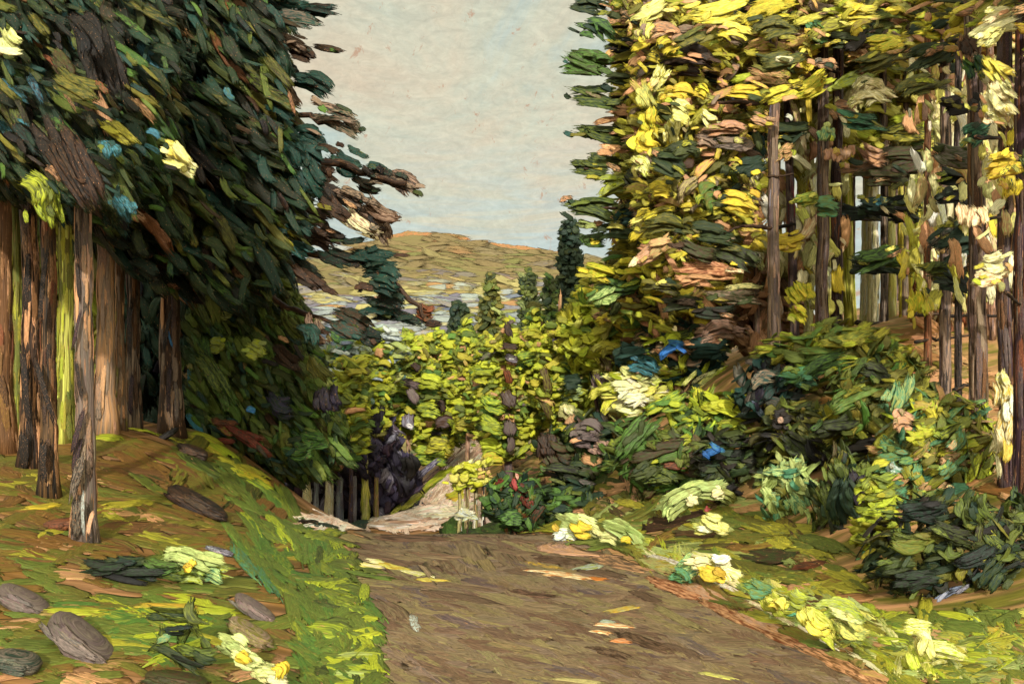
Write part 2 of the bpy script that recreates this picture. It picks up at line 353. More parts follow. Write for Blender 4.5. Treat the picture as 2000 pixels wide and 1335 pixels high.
def fill(bag, poly, sp, palette, ang, aj, L, W, Y, mixp=0.7, face=0.32, keep=1.0, T=0.15, small=0.6, clump=0.6, pull=None):
    """fill a crown outline with strokes through the depth of the crown (Y = near, far)"""
    pl = pal(palette); x, y = grid_in(poly, sp[0], sp[1])
    if not len(x): return
    # leaves of one colour grow in clumps: a smooth field over the crown picks from the palette
    f = np.zeros(len(x))
    for _ in range(7):
        th, w, ph = rng.uniform(0, np.pi), rng.uniform(.8, 2.6) * 2 * np.pi / (sp[0] * 9), rng.uniform(0, 6.3)
        f += np.sin(w * (x * math.cos(th) + y * math.sin(th)) + ph)
    rank = lambda a: np.argsort(np.argsort(a)) / len(a)
    r = rank(clump * rank(f) + (1 - clump) * rng.random(len(x))); cum = np.cumsum(pl[1])
    for px, py, q in zip(x, y, r):
        if rng.random() > keep: continue
        c1 = CL[pl[0][min(int(np.searchsorted(cum, q)), len(cum) - 1)]]
        if pull and rng.random() < .85: c1 = c1 * (1 - pull[1]) + CL[pull[0]] * pull[1]
        c2 = c1 * (1 - mixp) + (pick(pl) if rng.random() < .5 else c1 * rng.uniform(.5, 1.5)) * mixp
        spray(bag, px, py, rng.uniform(*Y), rng.uniform(*L), rng.uniform(*W), ang + rng.normal(0, aj), c1, c2, face=face, T=T)
        if rng.random() < small:      # a smaller touch laid over it
            c3 = pick(pl)
            spray(bag, px + rng.normal(0, sp[0] * .5), py + rng.normal(0, sp[1] * .5), rng.uniform(Y[0] - .15, Y[0] + .5 * (Y[1] - Y[0])), rng.uniform(*L) * .5, rng.uniform(*W) * .55, ang + rng.normal(0, aj * 1.5), c3, c3 * .4 + pick(pl) * .6, face=face, T=T)
def table(bag, txt, Y, face=0.28, dy=0.5, T=0.10, split=True, sc_=1.0, touch=0, touch_pal=None):
    touch_pal = pal(touch_pal) if touch_pal else None
    """hand-set strokes: px py length width angle colour [colour2] [bend]"""
    for row in txt.strip().replace('\n', ';').split(';'):
        f = row.split()
        if not f: continue
        px, py, L, W, a = map(float, f[:5]); L *= sc_; W *= sc_
        y = Y + rng.uniform(-dy, dy); c1, c2 = f[5], f[6] if len(f) > 6 and f[6] != '-' else None
        bend = float(f[7]) if len(f) > 7 else rng.normal(0, 0.2 if split else 0.1)
        m = 1 if W < 17 or not split else int(round(W / 12)) + 1     # a wide pad is several loaded strokes side by side
        for i in range(m):
            o = 0 if m == 1 else ((i + .5) / m - .5) * W * 1.0
            sh = 0 if m == 1 else rng.normal(0, L * .09); e = abs(o) / (W / 2 + 1e-6)
            A_, B_ = (c1, c2) if rng.random() < .68 or c2 is None else (c2, c1)
            ca, sa = math.cos(R(a)), math.sin(R(a))
            spray(bag, px - sa * o + ca * sh, py + ca * o + sa * sh, y + rng.uniform(-.06, .06), L * (1 - .28 * e) * rng.uniform(.8, 1.12), W if m == 1 else W / m * 2.3, a + rng.normal(0, 8), A_, B_, bend * (1 if m == 1 else 1.6), face, T)
        if touch and W >= 15 and split:      # small broken touches over and round the pad
            for _ in range(touch):
                q = touch_pal[0][rng.choice(len(touch_pal[0]), p=touch_pal[1])] if rng.random() < .55 else (c2 or c1)
                spray(bag, px + rng.uniform(-.5, .42) * L, py + rng.uniform(-.6, .6) * W, y - rng.uniform(0, .12), min(L, 90) * rng.uniform(.28, .5), rng.uniform(8, 14), a + rng.normal(0, 16), q, q if rng.random() < .4 else c1, bend, face, T)
# ---- strokes lying on the ground
def gstroke(bag, px, py, L, W, ang, c1, c2=None, T=0.015, bend=None):
    px, py, L, W, ang = (np.atleast_1d(np.asarray(v, float)) for v in (px, py, L, W, ang))
    dx, dy = np.cos(np.radians(ang)), np.sin(np.radians(ang))
    p, ok = hit(px, py); e0, _ = hit(px - dx * L / 2, py - dy * L / 2); e1, _ = hit(px + dx * L / 2, py + dy * L / 2)
    s0, _ = hit(px + dy * W / 2, py - dx * W / 2); s1, _ = hit(px - dy * W / 2, py + dx * W / 2)
    for i in range(len(px)):
        if not ok[i]: continue
        k = p[i][1] / F; t = e1[i] - e0[i]; w = np.linalg.norm(s1[i] - s0[i]); l_ = np.linalg.norm(t)
        if l_ < 1e-4: continue
        tn = t / l_; s = s1[i] - s0[i]; w = np.linalg.norm(s - (s @ tn) * tn)   # real width across the stroke
        l_ = min(l_, 7 * L[i] * k); w = min(max(w, 0.5 * W[i] * k), 7 * W[i] * k)
        a = c1[i] if isinstance(c1, list) else (CL[c1] if isinstance(c1, str) else c1)
        b = c2[i] if isinstance(c2, list) else (a * 0.8 if c2 is None else (CL[c2] if isinstance(c2, str) else c2))
        bag.stroke(p[i], t, np.array([0, 0, 1.0]), l_, w, jit(a, 0.08), jit(b, 0.08), T * p[i][1] / 8, rng.normal(0, 0.2) if bend is None else bend, True)
def gfill(bag, poly, sp, palette, ang, aj, L, W, keep=1.0, T=0.015, mixp=0.5):
    pl = pal(palette); x, y = grid_in(poly, sp[0], sp[1]); k = rng.random(len(x)) < keep; x, y = x[k], y[k]; n = len(x)
    c1 = [pick(pl) for _ in range(n)]; c2 = [a * (1 - mixp) + pick(pl) * mixp for a in c1]
    gstroke(bag, x, y, rng.uniform(*L, n), rng.uniform(*W, n), ang + rng.normal(0, aj, n), c1, c2, T)
def gtable(bag, txt, T=0.02):
    for row in txt.strip().replace('\n', ';').split(';'):
        f = row.split()
        if not f: continue
        gstroke(bag, *map(float, f[:5]), f[5], f[6] if len(f) > 6 and f[6] != '-' else None, T, float(f[7]) if len(f) > 7 else None)

# ------------------------------------------------------------------ things
def tag(o, label=None, cat=None, group=None, kind=None):
    if label: o['label'] = label
    if cat: o['category'] = cat
    if group: o['group'] = group
    if kind: o['kind'] = kind
    return o
def thing(name, label, cat, loc, group=None):
    o = bpy.data.objects.new(name, None); COL.objects.link(o); o.location = tuple(float(v) for v in loc)
    return tag(o, label, cat, group)
def base(px, Y, dz=0.0):
    X = (px - HX) / F * Y
    return np.array([X, Y, float(gz(X, Y)) + dz])
def trunk(root, px0, Y, w0, pytop, px1=None, w1=None, palette='brown 2,umber,taupe', flare=1.7, bark=1.0, dark=None, mat=None, name='trunk', sides=12, strip=1.0):
    """tapered, slightly crooked trunk with raised bark strokes all round; w0, w1 are widths in photo pixels"""
    px1 = px0 if px1 is None else px1; w1 = w0 * 0.7 if w1 is None else w1
    k = Y / F; b = base(px0, Y, -0.08); top = P(px1, pytop, Y)
    m = 26; s = np.linspace(0, 1, m); H = top[2] - b[2]
    wob = np.cumsum(rng.normal(0, 1, (m, 2)), 0); wob -= np.linspace(0, 1, m)[:, None] * wob[-1]
    pts = b + s[:, None] * (top - b); pts[:, :2] += wob * w0 * k * 0.035
    rad = (w0 + (w1 - w0) * s) * k / 2 * (1 + (flare - 1) * np.exp(-s * H / (2.2 * w0 * k)))
    pl = pal(palette); bag = Bag(); c = pick(pl)
    bag.tube(pts, rad, CL[dark] if dark else jit(c * 0.8), jit(pick(pl)), sides=sides, rough=0.07)
    nb = int(bark * H / (w0 * k) * 5.0)
    for _ in range(nb):
        f = rng.uniform(0.02, 0.99); i = min(int(f * (m - 1)), m - 2); g = f * (m - 1) - i
        p = pts[i] * (1 - g) + pts[i + 1] * g; r = rad[i] * (1 - g) + rad[i + 1] * g
        th = rng.uniform(0, 2 * np.pi); nrm = np.array([math.cos(th), math.sin(th), 0])
        t = pts[i + 1] - pts[i] + nrm * (rad[i + 1] - rad[i]); c1 = pick(pl)
        bag.stroke(p + nrm * r * 0.97, t, nrm, min(rng.uniform(1.6, 4.5) * w0 * k, H * 0.25) * strip, rng.uniform(0.30, 0.62) * r * 1.2, jit(c1, 0.1), jit(c1 * 0.5 + pick(pl) * 0.5, 0.1), r * 0.12, rng.normal(0, 0.15))
    return bag.build(name, mat or M_BARK, root)
def limb(bag, Y, pts, w, col='soot', col2='umber', curl=0.15):
    """bare branch through photo points (px, py[, extra distance])"""
    p = np.array([P(a[0], a[1], Y + (a[2] if len(a) > 2 else 0)) for a in pts]); n = 5 * len(p)
    s = np.linspace(0, len(p) - 1, n); q = np.stack([np.interp(s, np.arange(len(p)), p[:, i]) for i in range(3)], 1)
    q += rng.normal(0, 0.12, q.shape) * w * Y / F
    bag.tube(q, np.linspace(1, 0.45, n) * w * Y / F / 2, jit(CL[col]), jit(CL[col2]), sides=7, rough=0.12)

# ================================================================== SETTING
def raw_grid(xs, ys, zf, colf, uvs):
    X, Y = np.meshgrid(xs, ys); Z = zf(X, Y); v = np.stack([X, Y, Z], -1).reshape(-1, 3)
    nx, ny = len(xs), len(ys); i = (np.arange(ny - 1)[:, None] * nx + np.arange(nx - 1)).ravel()
    q = np.stack([i, i + 1, i + nx + 1, i + nx], 1); c1, c2 = colf(v)
    return (v, q, np.zeros((0, 3), int), c1, c2, np.full(len(v), 0.03), v[:, :2] * np.array(uvs))
def zground(x, y):
    e = np.maximum(np.maximum(np.abs(x) - 40, y - 120), np.maximum(-8 - y, 0)); e = np.clip(e / 60, 0, 1)
    z = gz(np.clip(x, -40, 40), np.clip(y, -8, 120))
    return (z - np.where((np.abs(x - rc(y)) < 1.6) & (y < 22), 0.03, 0)) * (1 - e) - 7.0 * e
def cground(v):
    n = len(v); d = v[:, 0] - rc(v[:, 1]); c1 = np.tile(CL['tan'] * 0.85, (n, 1)); c2 = np.tile(CL['ochre'], (n, 1))
    c1[d < -2.2] = CL['tan'] * 0.55; c2[d > 2.2] = CL['olive']; far = v[:, 1] > 45
    c1[far] = CL['sage'] * 0.8; c2[far] = CL['moss']; return c1, c2
gx_ = np.concatenate([[-3500, -1200, -400, -150, -75], GX, [75, 150, 400, 1200, 3500]])
gy_ = np.concatenate([[-3500, -900, -200, -60, -20], GY, [150, 220, 420, 900, 3500]])
bg = Bag(); bg.raw.append(raw_grid(gx_, gy_, zground, cground, (0.9, 0.9)))
tag(bg.build('ground', M_GRASS), kind='structure')

# road: a crowned dirt sheet that runs over the crest and drops out of sight, thick trampled strokes on it
def road_sheet():
    ys = np.arange(-7, 22.01, 0.2); ds = np.linspace(-1.78, 1.78, 22); V = []
    for y in ys:
        c = rc(y) - max(0, y - 18) * 0.12
        x = c + ds + np.where(np.abs(ds) > 1.7, rng.normal(0, 0.06, len(ds)), 0)
        V.append(np.stack([x, np.full(len(x), y), gz(x, y) - 0.015 + 0.006 * (1 - (ds / 1.78) ** 2)], 1))
    nx, ny = len(ds), len(ys); v = np.concatenate(V); i = (np.arange(ny - 1)[:, None] * nx + np.arange(nx - 1)).ravel()
    q = np.stack([i, i + 1, i + nx + 1, i + nx], 1); n = len(v)
    uv = np.stack([v[:, 0] * 0.35 + v[:, 1] * 0.5, v[:, 0] * 0.7 - v[:, 1] * 0.3], 1) * 2.0
    return (v, q, np.zeros((0, 3), int), np.tile(CL['road'] * .8, (n, 1)), np.tile(CL['roadd'] * .8, (n, 1)), np.full(n, 0.03), uv)
b = Bag(); b.raw.append(road_sheet())
ROADP = [(690,1046),(1062,1046),(1180,1080),(1330,1145),(1480,1210),(1600,1265),(1720,1335),(1760,1370),(740,1370),(735,1200),(715,1110)]
gfill(b, ROADP, (30, 10), 'road 4,roado 1.4,roadd 2.6,taupe .8,mauve .6', 18, 11, (50, 140), (12, 26), T=0.0035)
gtable(b, '''800 1050 150 14 5 roadd umber;905 1042 120 10 4 roadd road;760 1095 130 12 14 roadd -;850 1085 120 18 8 roadd road;1090 1095 120 16 10 roadd umber;1180 1120 90 14 12 roadd;1010 1080 110 12 8 roadd road
1040 1160 110 10 10 roadd umber;900 1165 140 12 12 roadd;1260 1255 120 22 22 umber roadd;1190 1275 90 18 20 umber roadd;1330 1270 90 14 20 roadd;760 1190 70 40 40 roadd road;1260 1165 70 14 25 roadd;1320 1205 120 16 28 roado -
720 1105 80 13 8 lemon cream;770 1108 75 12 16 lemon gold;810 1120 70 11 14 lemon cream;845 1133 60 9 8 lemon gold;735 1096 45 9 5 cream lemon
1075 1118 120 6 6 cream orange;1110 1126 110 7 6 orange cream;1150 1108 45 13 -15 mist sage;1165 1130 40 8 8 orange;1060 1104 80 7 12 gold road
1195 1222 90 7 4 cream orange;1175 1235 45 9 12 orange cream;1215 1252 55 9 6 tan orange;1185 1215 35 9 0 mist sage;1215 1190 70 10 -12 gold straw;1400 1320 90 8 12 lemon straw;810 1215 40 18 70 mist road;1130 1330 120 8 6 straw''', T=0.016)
for x0, y0, l, a, c1, c2 in [(1110,1075,110,16,'tan','rose'),(1210,1100,130,20,'tan','roadd'),(1320,1150,130,25,'tan','rust'),(1420,1195,150,26,'tan','rust'),(1520,1240,150,26,'tan','rust'),(1620,1290,150,28,'tan','brown'),(1690,1325,110,28,'tan','brown'),(1380,1160,110,26,'rose','tan'),(1480,1215,110,26,'tan','rose')]:
    gstroke(b, x0, y0, l, 26, a, c1, c2, 0.012)
tag(b.build('road', M_ROAD), kind='structure')

# pale sandy path in the dip, climbing to the right
b = Bag()
PATHP = [(572,1012),(640,1006),(700,1017),(760,1003),(815,972),(868,920),(902,862),(928,850),(938,905),(922,960),(960,1005),(950,1034),(700,1036),(585,1030)]
gfill(b, PATHP, (24, 6), 'shell 4,pink 2.4,white 1', 0, 12, (30, 62), (6, 12), T=0.02)
gfill(b, [(830,972),(872,915),(902,862),(930,848),(940,905),(905,965),(860,988)], (13, 7), 'shell 3,pink 2.4,white .6', -55, 10, (30, 60), (10, 18), T=0.03)
gtable(b, '''600 1016 70 10 6 white shell;650 1020 110 11 3 white pink;690 1027 110 9 2 white cream;640 1029 90 9 4 pink white;720 1020 120 10 0 white pink;760 1028 110 8 0 pink white;720 1026 120 8 2 pink white;800 1020 120 10 -4 pink rose;880 1000 90 22 5 shell cream;900 985 70 20 8 cream shell;860 1010 80 14 -4 cream white;840 1000 90 14 -8 shell white;780 1012 110 12 -2 white shell;880 905 90 12 -50 rose mauve;856 918 90 10 -45 rose mauve;910 885 60 16 -55 shell pink;895 925 70 16 -50 shell pink;885 955 60 16 -40 shell white''', T=0.03)
tag(b.build('path', M_ROAD), kind='structure')

# grass and litter: what nobody could count
b = Bag()   # needle litter and moss on the left bank
BANK = [(-120,860),(60,905),(200,850),(330,850),(400,850),(470,900),(560,965),(600,1040),(560,1110),(420,1090),(300,1075),(-120,1130)]
gfill(b, BANK, (46, 16), 'ochre 3.4,brown .8,olive 4,moss 1.2,mossd .6,yolive .7,tan 0.25', 8, 14, (60, 150), (16, 32), T=0.009, keep=0.97)
gfill(b, [(-120,1110),(280,1080),(460,1110),(560,1200),(600,1370),(-120,1370)], (52, 18), 'ochre 2,olive 3,moss 3,tan .7,brown .5,grass 1', 6, 14, (60, 140), (14, 28), T=0.011, keep=0.85)
tag(b.build('needle_litter', M_GRASS), kind='stuff')
b = Bag()   # green turf
gfill(b, [(440,900),(560,965),(615,1040),(680,1050),(700,1110),(730,1200),(742,1370),(560,1370),(590,1200),(520,1120),(440,1040),(470,980)], (34, 13), 'grass 4,moss 3,green 2,lime 0.6', 48, 18, (45, 105), (14, 28), T=0.02, keep=0.95)
gfill(b, [(600,1040),(680,1050),(705,1120),(730,1200),(745,1370),(610,1370),(640,1200)], (30, 17), 'grass 3,lime 2,moss 2,mossd 0.8', 10, 40, (30, 60), (18, 30), T=0.035, keep=0.8)
gfill(b, [(350,840),(420,870),(500,920),(545,970),(520,960),(430,905)], (26, 11), 'yolive 2,lime 2,yellow 1', 30, 12, (40, 80), (12, 20), T=0.03)
gfill(b, [(130,1180),(300,1165),(420,1170),(440,1290),(260,1275),(160,1220)], (48, 17), 'moss 2,green 2,lime 1.5,yolive 1', 4, 14, (70, 170), (16, 30), T=0.016)
gtable(b, '''260 985 120 12 -4 yolive;85 990 90 11 -8 yellow yolive;300 975 110 16 4 olive moss;210 855 60 13 8 yolive lime;265 838 70 14 10 lime yolive;470 925 70 17 20 yellow lime;500 935 60 15 15 yellow;400 855 70 16 20 yolive lime;330 1000 150 22 18 olive ochre;150 1195 140 16 2 yolive lime;330 1185 160 14 2 yolive gold;480 1100 110 24 55 grass jade;520 1130 90 22 60 green jade;640 1045 60 22 -10 lime grass;660 1075 50 20 60 lime mossd;420 920 130 30 35 moss mossd;500 985 120 26 50 grass moss;460 950 110 24 48 moss
700 1280 110 34 0 sage lime;690 1320 100 30 0 mint lime;560 1320 60 26 20 moss;640 1230 90 40 10 grass lime;600 1180 80 40 60 grass;665 1150 70 36 10 grass lime;650 1290 80 30 0 grass moss''', T=0.03)
tag(b.build('bank_grass', M_GRASS), kind='stuff')
b = Bag()   # verge on the right of the road
gfill(b, [(1060,1030),(1120,1000),(1260,985),(1400,960),(1520,1000),(1640,1100),(1720,1190),(1840,1210),(2100,1200),(2100,1370),(1770,1370),(1600,1262),(1440,1180),(1300,1110),(1150,1060)], (44, 15), 'olive 3,moss 3,yolive 2.4,ochre .8,umber 0.3,tan 0.8,sage 1', 14, 20, (50, 120), (14, 28), T=0.018)
gfill(b, [(1090,1045),(1180,1060),(1330,1110),(1480,1180),(1620,1250),(1800,1335),(1990,1370),(1990,1200),(1800,1215),(1700,1190),(1560,1150),(1400,1085)], (40, 15), 'lime 1.6,yolive 2,lemon .7,sage 2.6,mint 1.2,pale .3,gold 0.4,grass 2,moss 1', 30, 22, (30, 75), (11, 22), T=0.025, keep=0.95)
gfill(b, [(1690,1190),(1840,1200),(2080,1180),(2080,1360),(1800,1340)], (42, 17), 'lime 1.6,yolive 2.4,lemon .2,moss 3.4,grass 2,sage 1,olive 1', 20, 30, (45, 100), (15, 32), T=0.03)
gfill(b, [(1110,1000),(1250,960),(1400,940),(1470,975),(1500,1050),(1370,1060),(1230,1035)], (34, 13), 'olive 3,moss 2,sage 1.6,yolive 1.4,umber .7', 0, 25, (40, 90), (13, 24), T=0.02, keep=0.8)
gtable(b, '''1310 1020 110 30 -4 umber;1360 1045 100 22 5 umber brown;1500 1090 110 34 10 mossd umber;1470 1110 120 30 20 olive;1540 1130 100 24 10 olive moss;1580 1105 70 20 0 umber rust;1560 1180 90 22 10 umber brown;1440 1045 160 26 8 olive moss;1600 1060 120 26 20 moss;1330 980 140 34 -12 mint sage;1380 960 110 26 0 sage mint;1250 1000 110 22 -30 moss olive;1370 1085 60 14 10 cream lemon;1380 1115 80 22 14 gold lemon;1420 1130 70 20 40 cream pale;1460 1150 70 24 30 lime sage;1520 1175 70 30 30 yolive lime;1570 1190 60 24 30 lime mint;1655 1190 120 30 20 sage lemon;1600 1225 110 34 35 lemon lime;1660 1240 100 34 40 sage lime;1550 1205 60 14 30 jade;1780 1230 110 30 10 pale lime;1800 1290 90 40 60 lemon lime;1860 1270 80 26 10 pale yolive;1880 1310 110 30 10 yolive;1730 1290 80 28 45 lime yolive;1930 1250 80 30 -40 yolive lime;1300 1095 90 10 18 white silt;1400 1140 120 10 26 white pink;1500 1195 120 10 28 cream pink;1590 1240 120 10 30 white cream;1700 1300 120 10 32 cream''', T=0.03)
gfill(b, [(1090,1042),(1200,1064),(1340,1107),(1490,1177),(1640,1247),(1790,1322),(1850,1300),(1670,1212),(1500,1135),(1340,1074),(1200,1036)], (26, 10), 'sage 3,mint 2,pale 1.4,lime 2,cream .8,yolive 1.4,lemon .6', 28, 22, (26, 60), (10, 19), T=0.02, keep=.7)
tag(b.build('verge_grass', M_GRASS), kind='stuff')
b = Bag()   # light grass by the path in the dip
gtable(b, '''830 962 120 22 -40 lime grass;800 985 90 18 -36 lemon lime;855 938 80 20 -42 lime ygreen;815 975 90 16 -38 ygreen lemon;890 965 50 26 -25 ygreen gold;895 940 40 34 60 ygreen''', T=0.05)
gtable(b, '''930 1035 90 14 0 green dgreen;980 1040 110 15 -4 green dgreen;1030 1030 80 14 -6 dgreen green;900 1040 50 9 4 green;640 1030 60 8 6 spruce;695 1027 60 7 6 teal spruce;600 1022 40 8 0 soot''', T=0.05)
gfill(b, [(960,900),(1250,780),(1300,960),(1100,1010)], (40, 20), 'umber 2,olive 2,tan 2,mossd 2', 0, 30, (40, 80), (14, 24), T=0.04)
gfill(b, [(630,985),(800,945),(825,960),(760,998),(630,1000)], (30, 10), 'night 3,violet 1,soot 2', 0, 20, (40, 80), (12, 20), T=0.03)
gfill(b, [(1480,690),(1800,640),(2040,820),(2040,1000),(1700,900)], (44, 24), 'tan 3,ochre 2,rust 1,olive 1', 0, 20, (60, 120), (20, 34), T=0.03)
tag(b.build('dip_grass', M_GRASS), kind='stuff')

# far hillside
RX = [(-900,640),(100,600),(300,560),(500,525),(600,508),(700,484),(760,464),(800,458),(880,466),(950,478),(1030,484),(1110,496),(1250,520),(1500,600),(2000,680),(2900,740)]
rz = np.array([((p - HX) / F * 900, EYE + (HY - q) / F * 900) for p, q in RX])
def zhill(x, y):
    t = (y - 150) / 750; f = np.where(t < 1, np.clip(t, 0, 1) ** 1.3, 1 - 0.25 * np.clip(t - 1, 0, 1))
    return np.interp(x, rz[:, 0], rz[:, 1]) * f - 9 + 9 * np.clip(t * 4, 0, 1) + 2.5 * np.sin(x / 37 + y / 90) * np.sin(y / 60) * np.clip(t, 0, 1)
b = Bag()
def chill(v):
    n = len(v); return np.tile(CL['hill'] * .52, (n, 1)), np.tile(CL['straw'] * .46, (n, 1))
b.raw.append(raw_grid(np.linspace(-1200, 1200, 100), np.linspace(150, 1500, 90), zhill, chill, (0.03, 0.06)))
tag(b.build('hills', M_HILL), kind='structure')
b = Bag()  # field colours, with valley haze painted into the lower mist and lilac bands
for py0, py1, pl_, n, a in [(462,520,'hill 5,sage .8,silt 1,tan 0.8',190,8),(500,565,'hill 4,silt 2,straw 1.4,lilac 1,sage .8',170,6),(545,605,'field 3,straw 2,lilac 2,mist 1,tan 0.5',180,4),(580,650,'field 1.6,lilac 2.4,mist 3,steel 1',190,0),(615,740,'mist 4,lilac 2,steel 1,sage 0.7,field .6,tan .4',230,-3)]:
    pl = pal(pl_)
    for _ in range(n):
        px = rng.uniform(480, 1260); py = rng.uniform(py0, py1); Ys = np.linspace(160, 898, 160)
        zz = zhill((px - HX) / F * Ys, Ys); pp = HY - (zz - EYE) / Ys * F; ok = np.where(pp <= py)[0]
        if not len(ok): continue
        Y = Ys[ok[0]]; k = Y / F; x = (px - HX) / F * Y; c = pick(pl); aa = R(a + rng.normal(0, 9))
        b.stroke(np.array([x, Y, float(zhill(x, Y)) + 0.3]), np.array([math.cos(aa), 0.0, -math.sin(aa)]), np.array([0, -0.75, 0.66]), rng.uniform(45, 120) * k, rng.uniform(12, 22) * k, jit((c * .6 + CL['hill'] * .4 if py < 560 else c) * (.5 if py < 560 else .58), .03), jit((c * .5 + pick(pl) * .5) * (.5 if py < 560 else .58), .03), 0.35 * k)
for i in range(46):
    px = 690 + i * 10; Y = 896; x = (px - HX) / F * Y; sl = (float(zhill(x + 8, Y)) - float(zhill(x - 8, Y))) / 16
    if (px < 905 or px > 950) and rng.random() < .9: b.stroke(np.array([x, Y, float(zhill(x, Y)) + 0.6]), np.array([1, 0, sl]), np.array([0, -0.9, 0.4]), 34 * Y / F, rng.uniform(9, 14) * Y / F, jit(CL['hillo'] * .7, .06), jit(CL['hill'] * .6, .06), 1.0)
tag(b.build('hillside_meadow_and_haze', M_HILL), kind='stuff')

# ================================================================== LEFT WOOD
LG = 'spruce trees on the left bank'
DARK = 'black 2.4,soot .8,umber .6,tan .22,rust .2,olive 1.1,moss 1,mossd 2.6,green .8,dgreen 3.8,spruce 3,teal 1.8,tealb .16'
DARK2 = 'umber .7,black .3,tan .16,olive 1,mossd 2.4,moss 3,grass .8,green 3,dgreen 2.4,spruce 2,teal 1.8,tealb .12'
def left_tree(label, px, Y, w, palette, crown, cy, top=-240, px1=None, sp=(27, 12), pl=DARK, ang=48, dark=None, name='spruce_tree', L=(55, 130), W=(13, 30), lay=2, tbl=None, tb=6.5, limbs=(), bark=1.0, mat=None):
    t = thing(name, label, 'spruce', base(px, Y), LG)
    trunk(t, px, Y, w, top, px1=px1, palette=palette, dark=dark, bark=bark)
    b = Bag()
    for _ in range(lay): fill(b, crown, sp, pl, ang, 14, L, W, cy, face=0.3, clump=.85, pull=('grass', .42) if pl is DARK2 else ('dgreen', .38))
    if tbl: table(b, tbl, tb, touch=2, touch_pal=DARK)
    b.build('crown', M_DARKLEAF, t)
    if limbs:
        for pts, lw in limbs: lb = Bag(); limb(lb, Y, pts, lw); lb.build('branch', M_BARK, t)
    return t
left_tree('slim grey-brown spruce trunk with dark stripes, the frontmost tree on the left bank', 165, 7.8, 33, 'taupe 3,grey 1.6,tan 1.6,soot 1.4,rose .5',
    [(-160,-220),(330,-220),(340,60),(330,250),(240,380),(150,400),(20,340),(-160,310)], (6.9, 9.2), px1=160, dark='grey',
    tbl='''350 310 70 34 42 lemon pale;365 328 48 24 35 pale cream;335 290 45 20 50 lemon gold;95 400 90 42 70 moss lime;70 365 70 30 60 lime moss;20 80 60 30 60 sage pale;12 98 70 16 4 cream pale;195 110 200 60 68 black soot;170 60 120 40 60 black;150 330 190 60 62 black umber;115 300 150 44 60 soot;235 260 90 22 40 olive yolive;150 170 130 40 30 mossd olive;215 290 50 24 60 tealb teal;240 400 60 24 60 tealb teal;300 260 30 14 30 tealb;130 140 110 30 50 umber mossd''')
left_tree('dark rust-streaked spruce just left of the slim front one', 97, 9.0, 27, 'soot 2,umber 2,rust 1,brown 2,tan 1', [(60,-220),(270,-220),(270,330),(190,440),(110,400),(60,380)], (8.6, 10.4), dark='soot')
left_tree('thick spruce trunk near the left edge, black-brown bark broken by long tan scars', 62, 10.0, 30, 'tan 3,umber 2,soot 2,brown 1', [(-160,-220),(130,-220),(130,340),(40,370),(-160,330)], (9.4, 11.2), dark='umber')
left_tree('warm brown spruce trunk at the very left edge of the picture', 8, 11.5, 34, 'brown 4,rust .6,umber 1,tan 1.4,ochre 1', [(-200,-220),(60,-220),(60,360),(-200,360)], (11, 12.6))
left_tree('thin olive-green trunk between the brown edge trunk and the black-and-tan one', 34, 13.0, 24, 'olive 3,moss 2,yolive 2,lime .6', [(-100,-220),(120,-220),(120,340),(-100,340)], (12.5, 14), sp=(44, 22), dark='olive')
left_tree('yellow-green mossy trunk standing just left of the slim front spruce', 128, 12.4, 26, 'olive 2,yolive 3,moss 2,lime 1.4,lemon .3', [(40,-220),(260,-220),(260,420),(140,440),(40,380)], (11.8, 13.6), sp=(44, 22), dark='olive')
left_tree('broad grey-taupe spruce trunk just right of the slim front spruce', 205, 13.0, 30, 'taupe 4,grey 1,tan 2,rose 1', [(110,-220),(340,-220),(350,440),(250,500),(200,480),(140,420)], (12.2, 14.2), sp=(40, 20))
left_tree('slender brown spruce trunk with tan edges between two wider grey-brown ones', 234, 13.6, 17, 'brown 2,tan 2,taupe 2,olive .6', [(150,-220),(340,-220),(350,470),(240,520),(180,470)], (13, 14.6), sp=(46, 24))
left_tree('dark plum-brown spruce trunk at the right end of the close row of trunks', 260, 14.2, 24, 'umber 2,soot 1,plum 1.2,brown 2,taupe 1.6', [(180,-220),(400,-220),(400,500),(290,540),(220,520)], (13.4, 15), sp=(42, 21), dark='soot')
